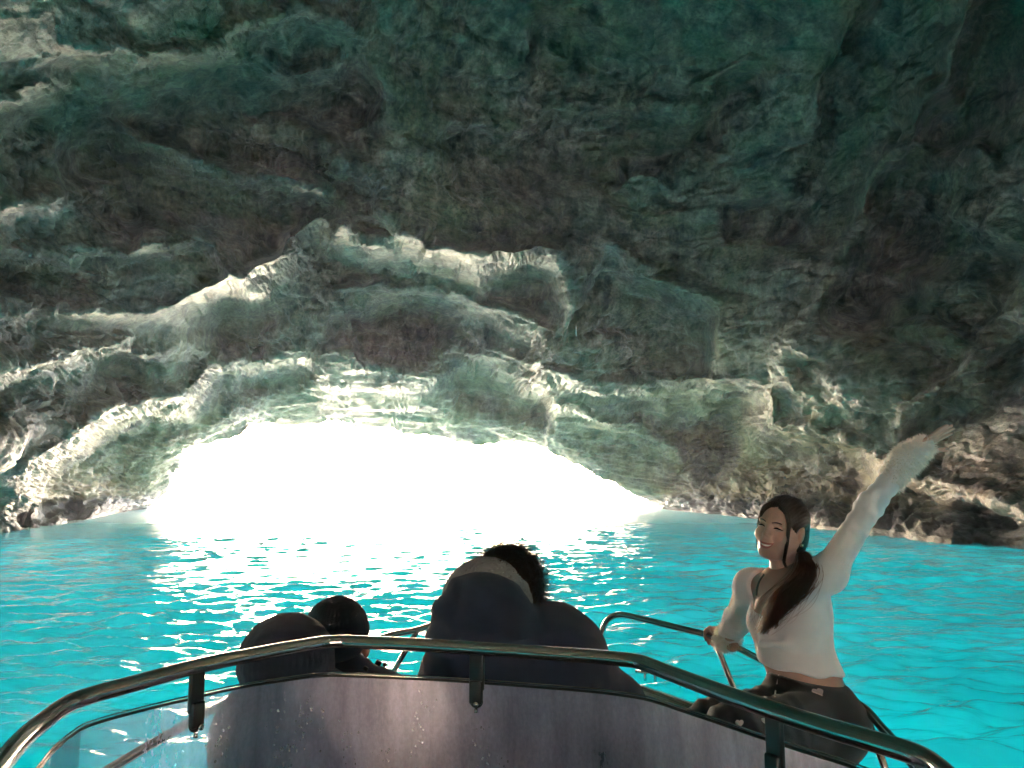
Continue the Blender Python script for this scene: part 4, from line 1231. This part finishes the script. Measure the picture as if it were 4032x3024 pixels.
for w_, d_, a, b, n, sd in ((wrL, fdL, -0.10, 0.075, 4800, 1), (wrR, railp - wrR, -0.05, 0.10, 3600, 2)):
    s_ = cuff_sel(w_, d_, a, b)
    if len(s_):
        o = child(arr_obj('cuff_fluff', fluff(co[s_], no[s_], n, 0.013, 0.0007, sd), M_FUR, None, False), sweater)
        o.parent = sweater; o.matrix_parent_inverse = Matrix.Identity(4); tag(o, kind='stuff')
# jeans
hipL, hipR = A3(3238, 2850, 2.42), A3(3120, 2800, 2.62)
knL, knR = A3(2880, 2880, 2.12), A3(2800, 2850, 2.34)
anL, anR = A3(2850, 3420, 2.10), A3(2760, 3330, 2.40)
def jeans_fn(P):
    f = ell(P, pel + [0, 0, -0.01], (0.153, 0.126, 0.150), TF)
    f = U(f, cone(P, pel + [0, 0, 0.05], pel + [0, 0, 0.22], 0.120, 0.110), k=0.03)
    f = U(f, ell(P, hipL + np.array([0.02, 0.02, -0.01]), (0.125, 0.125, 0.11)), k=0.06)
    f = U(f, cone(P, hipL, knL, 0.098, 0.070), cone(P, hipR, knR, 0.095, 0.068), k=0.04)
    f = U(f, cone(P, knL, anL, 0.068, 0.058), cone(P, knR, anR, 0.066, 0.058), k=0.02)
    top = P[:, 2] - (A3(3010, 2648, 2.5)[2] - 0.040 * (P[:, 0] - 0.82) / 0.25)
    f = smax(f, top.astype(np.float32), 0.006)
    f = f + (0.0025 * np.sin(P[:, 0] * 140 + P[:, 2] * 60) * (P[:, 0] < 0.82)).astype(np.float32)
    return f
jeans = child(arr_obj('jeans', surface_net(jeans_fn, (0.40, 1.95, 0.45), (1.35, 2.95, 1.32), 0.0085), M_JEANS), wo)
# shoes
M_SHOE = simple_mat('white_shoe', (0.6, 0.6, 0.58), 0.6)
for a_ in (anL, anR):
    def shoe_fn(P, a_=a_):
        f = U(ell(P, a_ + np.array([-0.03, -0.05, -0.055]), (0.045, 0.12, 0.042), rotz(-35)), cone(P, a_, a_ + np.array([0, 0, -0.05]), 0.05, 0.05), k=0.02)
        return np.maximum(f, (a_[2] - 0.09) - P[:, 2])
    child(arr_obj('shoe', surface_net(shoe_fn, a_ - 0.2, a_ + 0.2, 0.009), M_SHOE), wo)

# face
def hp_(x, y, z): return to_w(np.array([[x, y, z]]))[0]
def face_y(x, z, off=0.0):
    ys = np.linspace(-0.13, -0.02, 300)
    P = np.stack([np.full(300, x), ys, np.full(300, z)], 1).astype(np.float32)
    f = head_fn(P); i = int(np.argmax(f < 0))
    return ys[i] - off
def face_tube(name, pts, rad, mat, off=0.0):
    path = catmull([hp_(x, face_y(x, z, off), z) for x, z in pts], 5)
    n = len(path); r = np.interp(np.arange(n), np.linspace(0, n - 1, len(rad)), rad)
    return child(tube_obj(name, path, r, mat, None, 8), wo)
for s in (-1, 1):
    face_tube('eyebrow', [(s * 0.012, 0.0205), (s * 0.026, 0.0245), (s * 0.040, 0.0235), (s * 0.051, 0.018)], [0.0014, 0.0022, 0.0018, 0.0006], M_BROW, 0.0002)
    face_tube('eye', [(s * 0.017, 0.0015), (s * 0.025, 0.0045), (s * 0.033, 0.0052), (s * 0.041, 0.0035), (s * 0.047, 0.0008)], [0.0009, 0.0021, 0.0024, 0.0020, 0.0008], M_EYE, 0.0)
face_tube('lip', [(-0.029, -0.049), (-0.016, -0.0545), (0, -0.0555), (0.016, -0.0545), (0.029, -0.049)], [0.0012, 0.0030, 0.0033, 0.0030, 0.0012], M_LIP, 0.0005)
face_tube('lip', [(-0.027, -0.051), (-0.015, -0.0655), (0, -0.0690), (0.015, -0.0655), (0.027, -0.051)], [0.0012, 0.0034, 0.0042, 0.0034, 0.0012], M_LIP, 0.0005)
face_tube('teeth', [(-0.022, -0.0555), (-0.011, -0.060), (0, -0.0615), (0.011, -0.060), (0.022, -0.0555)], [0.0012, 0.0036, 0.0042, 0.0036, 0.0012], M_TEETH, -0.0012)
er = hp_(0.082, 0.010, -0.042)
bm = bmesh.new(); r_ = bmesh.ops.create_uvsphere(bm, u_segments=12, v_segments=8, radius=0.0062); bmesh.ops.translate(bm, vec=er, verts=bm.verts)
child(bm_obj('earring', bm, M_GOLD), wo)
# hair: parted cap, side locks, low ponytail over the left shoulder
def hair_fn(P):
    f = ell(P, (0, 0.020, 0.034), (0.082, 0.098, 0.088))
    f = U(f, ell(P, (0.01, 0.055, -0.035), (0.066, 0.058, 0.070)), k=0.03)
    face = ell(P, (0, -0.075, -0.030), (0.066, 0.080, 0.103))
    f = smax(f, -face, 0.010)
    f = np.maximum(f, -(ell(P, (0.079, 0.006, -0.012), (0.016, 0.024, 0.034))))
    f = np.maximum(f, -0.075 - P[:, 2] + 0.0 * P[:, 1])
    groove = 0.0028 * np.exp(-(P[:, 0] - 0.006) ** 2 / 0.00003) * (P[:, 2] > 0.05)
    strandy = 0.0012 * np.sin(np.arctan2(P[:, 0], P[:, 2] + 0.12) * 150 + P[:, 1] * 60)
    return f + (groove + strandy).astype(np.float32)
hh = surface_net(hair_fn, (-0.11, -0.12, -0.12), (0.11, 0.15, 0.15), 0.0032)
hair = child(arr_obj('hair', (to_w(hh[0]), hh[1], hh[2]), M_HAIR), wo)
def strands(paths, n, spread, rad, seed, wav=0.004):
    r = np.random.RandomState(seed); out = []
    for i in range(n):
        c = np.array(paths[r.randint(len(paths))], float)
        m = len(c); t = np.linspace(0, 1, m)
        e = np.clip(1 + 0.12 * r.normal(), 0.6, 1.15)
        prof = np.interp(t, np.linspace(0, 1, len(spread)), spread)
        th = r.rand() * 6.28; rho = math.sqrt(r.rand())
        off = np.array([math.cos(th), math.sin(th) * 0.8, 0.0]) * rho
        p = c + off[None] * prof[:, None]
        ph = r.rand(3) * 6.28
        p += wav * np.stack([np.sin(t * 9 + ph[0]), np.sin(t * 7 + ph[1]), 0.4 * np.sin(t * 8 + ph[2])], -1) * t[:, None]
        k = max(4, int(m * e * 0.98)); p = p[:min(k, m)]
        out.append(tube_arrays(catmull(p, 2), np.linspace(rad, rad * 0.35, (len(p) - 1) * 2 + 1), 4, False))
    return join_arrays(out)
def on_top(x, y, lift, far):
    ys = np.linspace(2.0, 2.7, 700); d = pix_dir(x, y)
    P = (d[None] * (ys / d[1])[:, None] + np.array([0, 0, CAM_H])).astype(np.float32)
    f = np.minimum(sweater_fn(P), body_fn(P))
    y_ = ys[int(np.argmax(f < 0))] - lift if (f < 0).any() else far
    return A3(x, y, min(y_, far))
tail = [A3(3158, 2176, 2.54)] + [on_top(x, y, l, 2.50) for x, y, l in ((3172, 2215, 0.03), (3166, 2262, 0.035), (3128, 2310, 0.05), (3084, 2355, 0.055), (3046, 2405, 0.055), (3020, 2450, 0.045), (2998, 2490, 0.02))]
tail2 = [A3(3162, 2174, 2.54)] + [on_top(x, y, l, 2.50) for x, y, l in ((3184, 2215, 0.03), (3176, 2270, 0.03), (3140, 2330, 0.045), (3095, 2380, 0.05), (3060, 2425, 0.045), (3040, 2470, 0.025))]
tail = catmull(tail, 3); tail2 = catmull(tail2, 3)
pony = child(arr_obj('ponytail', join_arrays([strands([tail, tail, tail2], 400, [0.014, 0.022, 0.034, 0.044, 0.040, 0.030, 0.018, 0.008], 0.0010, 4, 0.012), strands([tail, tail2], 60, [0.02, 0.04, 0.06, 0.075, 0.07, 0.06, 0.05, 0.04], 0.0006, 6, 0.022)]), M_TAIL), wo)
pony.parent = hair; pony.matrix_parent_inverse = Matrix.Identity(4)
bm = bmesh.new(); r_ = bmesh.ops.create_uvsphere(bm, u_segments=16, v_segments=10, radius=1.0)
tp_ = A3(3160, 2185, 2.56)
bmesh.ops.transform(bm, matrix=Matrix.Translation(tp_) @ Matrix.Diagonal((0.026, 0.026, 0.014, 1)), verts=bm.verts)
o = bm_obj('hair_tie', bm, M_DARK2); o.parent = wo; child(o, wo)
lock = [hp_(0.012, -0.070, 0.098), hp_(0.040, -0.066, 0.075), hp_(0.058, -0.060, 0.030), hp_(0.062, -0.060, -0.02), hp_(0.062, -0.058, -0.07), hp_(0.060, -0.054, -0.105), hp_(0.066, -0.045, -0.125)]
lock2 = [hp_(-0.004, -0.070, 0.098), hp_(-0.035, -0.066, 0.078), hp_(-0.062, -0.045, 0.04), hp_(-0.074, -0.03, 0.0), hp_(-0.076, -0.02, -0.05), hp_(-0.070, -0.015, -0.09)]
o = child(arr_obj('hair_lock', join_arrays([strands([catmull(lock, 3)], 55, [0.004, 0.008, 0.006, 0.005, 0.004, 0.003], 0.0010, 8, 0.002), strands([catmull(lock2, 3)], 45, [0.004, 0.008, 0.006, 0.004, 0.003], 0.0010, 9, 0.003)]), M_HAIR), wo)
o.parent = hair; o.matrix_parent_inverse = Matrix.Identity(4)
# flyaway hairs
fly = []
for i in range(70):
    a = rd.uniform(-1.3, 1.3); b0 = rd.uniform(-0.6, 1.0)
    q0 = np.array([0.082 * math.sin(a), 0.02 + 0.09 * math.sin(b0) * math.cos(a), 0.034 + 0.088 * math.cos(a) * math.cos(b0)])
    dq = q0 / np.linalg.norm(q0); L = rd.uniform(0.008, 0.022); sdv = rd.normal(size=3) * 0.5
    fly.append(tube_arrays(to_w(np.array([q0, q0 + dq * L * 0.5 + sdv * L * 0.3, q0 + dq * L + sdv * L * 0.9])), 0.0004, 3, False))
o = arr_obj('flyaway_hair', join_arrays(fly), M_HAIR, hair); tag(o, kind='stuff')
# dark strap at the neckline
M_STRAP = simple_mat('black_strap', (0.012, 0.012, 0.014), 0.6)
def surf_from_cam(px, py, fn, lo=1.8, hi=3.2):
    ys = np.linspace(lo, hi, 1400); d = pix_dir(px, py)
    P = (d[None] * (ys / d[1])[:, None] + np.array([0, 0, CAM_H])).astype(np.float32)
    f = fn(P); i = int(np.argmax(f < 0))
    return P[max(i - 1, 0)].astype(float)
st = [surf_from_cam(x, y, body_fn) for x, y in ((3010, 2262), (2992, 2288), (2982, 2318), (2980, 2345))]
child(tube_obj('strap', catmull(st, 5), 0.0042, M_STRAP, None, 8), wo)
# heart patches and seams on the jeans
M_HEART = simple_mat('faded_print', (0.45, 0.38, 0.39), 0.85)
def heart(px, py, s, tilt=0.0):
    c = surf_from_cam(px, py, jeans_fn)
    e = 0.01
    g = np.array([jeans_fn((c[None] + np.eye(3)[k] * e).astype(np.float32))[0] - jeans_fn((c[None] - np.eye(3)[k] * e).astype(np.float32))[0] for k in range(3)])
    n_ = g / np.linalg.norm(g)
    u = np.cross(np.array([0, 0, 1.0]), n_); u /= np.linalg.norm(u); v = np.cross(n_, u)
    a = np.linspace(0, 2 * np.pi, 28, endpoint=False)
    hx = 16 * np.sin(a) ** 3 / 16; hy = (13 * np.cos(a) - 5 * np.cos(2 * a) - 2 * np.cos(3 * a) - np.cos(4 * a)) / 16
    ct, stt = math.cos(tilt), math.sin(tilt)
    P = np.array([c + u * s * (x * ct - y * stt) + v * s * (x * stt + y * ct) for x, y in zip(hx, hy)])
    front = P + n_ * 0.004; back = P - n_ * 0.006
    V = np.concatenate([front, back, [front.mean(0)]]); k = np.arange(28); k2 = (k + 1) % 28
    return (V, np.stack([k, k2, k2 + 28, k + 28], -1)[:, ::-1], np.stack([k, k2, np.full(28, 56)], -1))
for x, y, s in ((3222, 2726, 0.0175), (2912, 2848, 0.010), (3008, 2838, 0.009)):
    o = child(arr_obj('heart_print', heart(x, y, s), M_HEART, None, False), wo)
    o.parent = jeans; o.matrix_parent_inverse = Matrix.Identity(4)
sp_ = [surf_from_cam(x, y, jeans_fn) for x, y in ((3066, 2655), (3060, 2690), (3054, 2720), (3052, 2745))]
o = tube_obj('pocket_seam', catmull(sp_, 4), 0.0018, M_HEART, None, 6); o.parent = jeans; o.matrix_parent_inverse = Matrix.Translation(-wo.location) if False else Matrix.Identity(4)

# ------------------------------------------------------------------ the three in dark clothes in the bow
# man with curly hair, hood bunched up behind his head
C0 = A3(1985, 2700, 2.1)
mc_ = person((C0[0], 2.1, 0.72), 'person with curly dark hair and a dark navy hoodie bunched up behind the head')
hC = A3(1985, 2345, 2.16)
def man_body(P):
    f = ell(P, hC, (0.088, 0.10, 0.118), roty(12))
    f = U(f, ell(P, hC + [0.01, 0.05, -0.045], (0.06, 0.06, 0.075)), ell(P, hC + [0.02, 0.11, -0.03], (0.014, 0.018, 0.022)), k=0.03)
    for s in (-1, 1): f = U(f, ell(P, hC + np.array([s * 0.092, 0.0, -0.02]), (0.012, 0.02, 0.032)), k=0.008)
    f = U(f, cone(P, hC + [0, 0, -0.06], A3(2010, 2620, 2.14), 0.058, 0.075), k=0.03)
    return U(f, cone(P, A3(2010, 2640, 2.14), A3(2010, 3150, 2.15), 0.11, 0.14), k=0.05)
child(arr_obj('body', surface_net(man_body, hC - [0.3, 0.25, 0.75], hC + [0.3, 0.25, 0.2], 0.008), M_SKIN), mc_)
def hoodie(P):
    shl = A3(2190, 2596, 2.12); shr_ = A3(1800, 2660, 2.10)
    f = ell(P, A3(2010, 2860, 2.12), (0.245, 0.16, 0.22))
    f = U(f, cone(P, A3(2030, 2640, 2.12), shl, 0.12, 0.125), cone(P, A3(1980, 2660, 2.10), shr_, 0.11, 0.085), k=0.06)
    f = U(f, cone(P, A3(1960, 2560, 2.10), A3(2160, 2592, 2.12), 0.135, 0.132), k=0.05)
    f = U(f, cone(P, shl, A3(2420, 2790, 2.20), 0.108, 0.080), cone(P, A3(2420, 2790, 2.2), A3(2330, 3020, 2.5), 0.076, 0.060), k=0.04)
    f = U(f, cone(P, shr_, A3(1745, 2860, 2.2), 0.085, 0.07), cone(P, A3(1745, 2860, 2.2), A3(1800, 3050, 2.5), 0.07, 0.058), k=0.04)
    f = U(f, cone(P, A3(2010, 2860, 2.12), A3(2010, 3250, 2.15), 0.2, 0.19), k=0.08)
    hood = U(ell(P, A3(1900, 2465, 2.03), (0.132, 0.105, 0.134), roty(-10)), ell(P, A3(1862, 2580, 2.04), (0.112, 0.10, 0.10)), k=0.05)
    hood += (0.004 * np.sin(P[:, 2] * 70 + P[:, 0] * 45) * (P[:, 0] < A3(1800, 2400, 2.05)[0])).astype(np.float32)
    f = U(f, hood, k=0.035)
    return f + 0.003 * noise3(P * 14) - 0.0055 * ridged(P * np.array([6, 6, 11]), 2)
hdo = child(arr_obj('hoodie', surface_net(hoodie, A3(1990, 2800, 2.15) - [0.45, 0.32, 0.5], A3(1990, 2800, 2.15) + [0.45, 0.5, 0.48], 0.0085), M_DARK), mc_)
def lining(P):
    f = ell(P, A3(1918, 2372, 2.09), (0.122, 0.10, 0.118), roty(-6))
    f = np.maximum(f, -ell(P, A3(1918, 2372, 2.09), (0.116, 0.094, 0.112), roty(-6)))
    return np.maximum(f, P[:, 1] - A3(1918, 2372, 2.15)[1])
child(arr_obj('hood_lining', surface_net(lining, A3(1918, 2372, 2.09) - 0.16, A3(1918, 2372, 2.09) + 0.16, 0.005), M_GREYC), mc_)
def scalp(P):
    f = ell(P, hC + [0.008, -0.004, 0.018], (0.102, 0.112, 0.118), roty(12))
    return np.maximum(f + 0.006 * noise3(P * 45), P[:, 1] - (hC[1] + 0.075))
mh = child(arr_obj('hair', surface_net(scalp, hC - 0.17, hC + 0.17, 0.006), M_HAIRB), mc_)
curl = []
rh = np.random.RandomState(12)
for i in range(1500):
    a = rh.uniform(-1.0, 2.2); b0 = rh.uniform(-0.9, 0.8)
    n_ = np.array([math.sin(a) * math.cos(b0), math.sin(b0), math.cos(a) * math.cos(b0)])
    q0 = hC + np.array([0.008, -0.004, 0.018]) + n_ * np.array([0.100, 0.110, 0.116])
    L = rh.uniform(0.012, 0.045); cr_ = rh.uniform(0.004, 0.009)
    e1 = np.cross(n_, rh.normal(size=3)); e1 /= np.linalg.norm(e1); e2 = np.cross(n_, e1)
    t = np.linspace(0, 1, 9); w_ = rh.uniform(5, 9)
    dr_ = n_ * 0.7 + e1 * 0.5 + np.array([0.1, 0, -0.25]); dr_ /= np.linalg.norm(dr_)
    p = q0 + dr_[None] * (t * L)[:, None] + cr_ * (np.cos(t * w_)[:, None] * e1 + np.sin(t * w_)[:, None] * e2) - cr_ * e1
    curl.append(tube_arrays(p, np.linspace(0.0006, 0.00025, 9), 3, False))
o = arr_obj('curl', join_arrays(curl), M_HAIRB, mh); tag(o, kind='stuff')

# two huddled on the port side
def sitter(label, hc, rad, tilt, knit, neck, sh, seat, tor, head_extra=None, mat_body=M_DARK):
    r = person((seat[0], seat[1], 0.72), label)
    def bd_(P):
        f = ell(P, hc + np.array([0, 0.01, -0.01]), np.array(rad) - 0.012, roty(tilt))
        f = U(f, ell(P, hc + np.array([0.0, 0.085, -0.05]), (0.05, 0.045, 0.05)), ell(P, hc + np.array([0.0, 0.125, -0.04]), (0.012, 0.016, 0.02)), k=0.02)
        f = U(f, cone(P, hc + np.array([0, 0, -0.05]), neck, 0.056, 0.062), cone(P, neck, seat + [0, 0, 0.3], 0.05, 0.07), k=0.03)
        for s in (-1, 1): f = U(f, ell(P, hc + np.array([s * (rad[0] - 0.008), 0.015, -0.055]), (0.012, 0.02, 0.03)), k=0.008)
        return f
    child(arr_obj('body', surface_net(bd_, np.minimum(hc, seat) - 0.22, np.maximum(hc, seat) + 0.22, 0.0085), M_SKIN), r)
    def hat(P):
        f = ell(P, hc, rad, roty(tilt))
        if head_extra is not None: f = head_extra(P, f)
        else: f = np.maximum(f, (hc[2] - 0.085) - P[:, 2])
        d_ = P - hc; rib = np.sin(np.arctan2(d_[:, 0], d_[:, 1]) * 46)
        k_ = 0.0006 if head_extra is not None else 0.0013
        return f + 0.0016 * noise3(P * 30) + (k_ * rib).astype(np.float32) - (0.004 * ridged(P * np.array([9, 9, 14]), 2) if head_extra is not None else 0)
    child(arr_obj(knit, surface_net(hat, hc - 0.26, hc + 0.2, 0.0055), M_DARK2), r)
    def jk(P):
        f = cone(P, tor[0], tor[1], tor[2], tor[3])
        for a, b, ra, rb in sh: f = U(f, cone(P, a, b, ra, rb), k=0.05)
        return f + 0.003 * noise3(P * 16) - 0.005 * ridged(P * np.array([7, 7, 12]), 2)
    lo = np.min([np.min([a, b], 0) for a, b, _, _ in sh] + [np.minimum(tor[0], tor[1])], 0) - 0.2
    hi = np.max([np.max([a, b], 0) for a, b, _, _ in sh] + [np.maximum(tor[0], tor[1])], 0) + 0.2
    child(arr_obj('jacket', surface_net(jk, lo, hi, 0.0095), mat_body), r)
    return r
aC = A3(1130, 2580, 1.95)
def a_hood(P, f):
    f = U(f, ell(P, A3(1090, 2600, 1.95), (0.088, 0.10, 0.085), roty(-35)), k=0.03)
    return U(f, cone(P, A3(1150, 2620, 1.95), A3(1160, 2800, 1.95), 0.098, 0.105), k=0.03)
sitter('person in a dark pulled-up hood leaning left behind the windscreen', aC, (0.098, 0.115, 0.098), -28, 'hood', A3(1140, 2760, 1.95),
       [(A3(1150, 2830, 1.95), A3(1010, 2900, 1.9), 0.11, 0.095), (A3(1150, 2830, 1.95), A3(1300, 2880, 1.95), 0.11, 0.11), (A3(1010, 2900, 1.9), A3(960, 3150, 1.95), 0.09, 0.075)],
       A3(1150, 3200, 1.95), (A3(1160, 2860, 1.95), A3(1160, 3350, 1.97), 0.15, 0.19), a_hood)
bC = A3(1325, 2482, 2.40)
pb_ = sitter('person in a dark knitted beanie and black jacket in the bow', bC, (0.096, 0.112, 0.100), 4, 'beanie', A3(1330, 2690, 2.40),
       [(A3(1330, 2760, 2.40), A3(1500, 2745, 2.42), 0.10, 0.070), (A3(1500, 2745, 2.42), A3(1640, 2770, 2.5), 0.070, 0.055), (A3(1330, 2760, 2.4), A3(1200, 2770, 2.4), 0.1, 0.09), (A3(1335, 2650, 2.41), A3(1340, 2740, 2.41), 0.070, 0.095), (A3(1640, 2770, 2.5), A3(1600, 2900, 2.7), 0.055, 0.05)],
       A3(1340, 3080, 2.45), (A3(1345, 2790, 2.42), A3(1350, 3150, 2.45), 0.14, 0.18))
# strap buckles on the shoulder
for x, y, s in ((1490, 2610, 0.018), (1515, 2618, 0.012), (1440, 2632, 0.014)):
    bm = box_bm((s, 0.012, s * 0.8), 0.003, Matrix.Translation(A3(x, y, 2.36)) @ Matrix.Rotation(0.5, 4, 'Y'))
    child(bm_obj('buckle', bm, M_PLASTIC), pb_)

# a drop falling from the roof
M_FALL = simple_mat('falling_water', (0.9, 0.9, 0.9), 0.08)
M_FALL.node_tree.nodes['Principled BSDF'].inputs['Transmission Weight'].default_value = 0.5
dp = [A3(2268, 1283, 6.0), A3(2268.3, 1295, 6.0), A3(2268.8, 1312, 6.0), A3(2269, 1324, 6.0)]
o = arr_obj('falling_drip', tube_arrays(np.array(dp), np.array([0.002, 0.0045, 0.005, 0.003]), 10), M_FALL)
tag(o, 'thin white drip of water falling in front of the cave wall', 'drip')
# ================================================================== damp air of the cave
hz = bpy.data.materials.new('haze'); hz.use_nodes = True
_nt = hz.node_tree; _nt.nodes.remove(_nt.nodes['Principled BSDF'])
_pv = nd(_nt, 'ShaderNodeVolumePrincipled', Density=0.0009, Anisotropy=0.45)
_pv.inputs['Color'].default_value = (0.80, 0.80, 0.98, 1)
_nt.links.new(_pv.outputs[0], _nt.nodes['Material Output'].inputs['Volume'])
_bm = bmesh.new(); bmesh.ops.create_cube(_bm, size=1.0)
for v in _bm.verts:
    v.co.x *= 2 * 1650; v.co.y *= 2 * 1650
    v.co.z = -31.0 if v.co.z < 0 else HAZE_TOP
haze = bm_obj('haze', _bm, hz, smooth=False)
tag(haze, kind='stuff')
cy.volume_bounces = 2
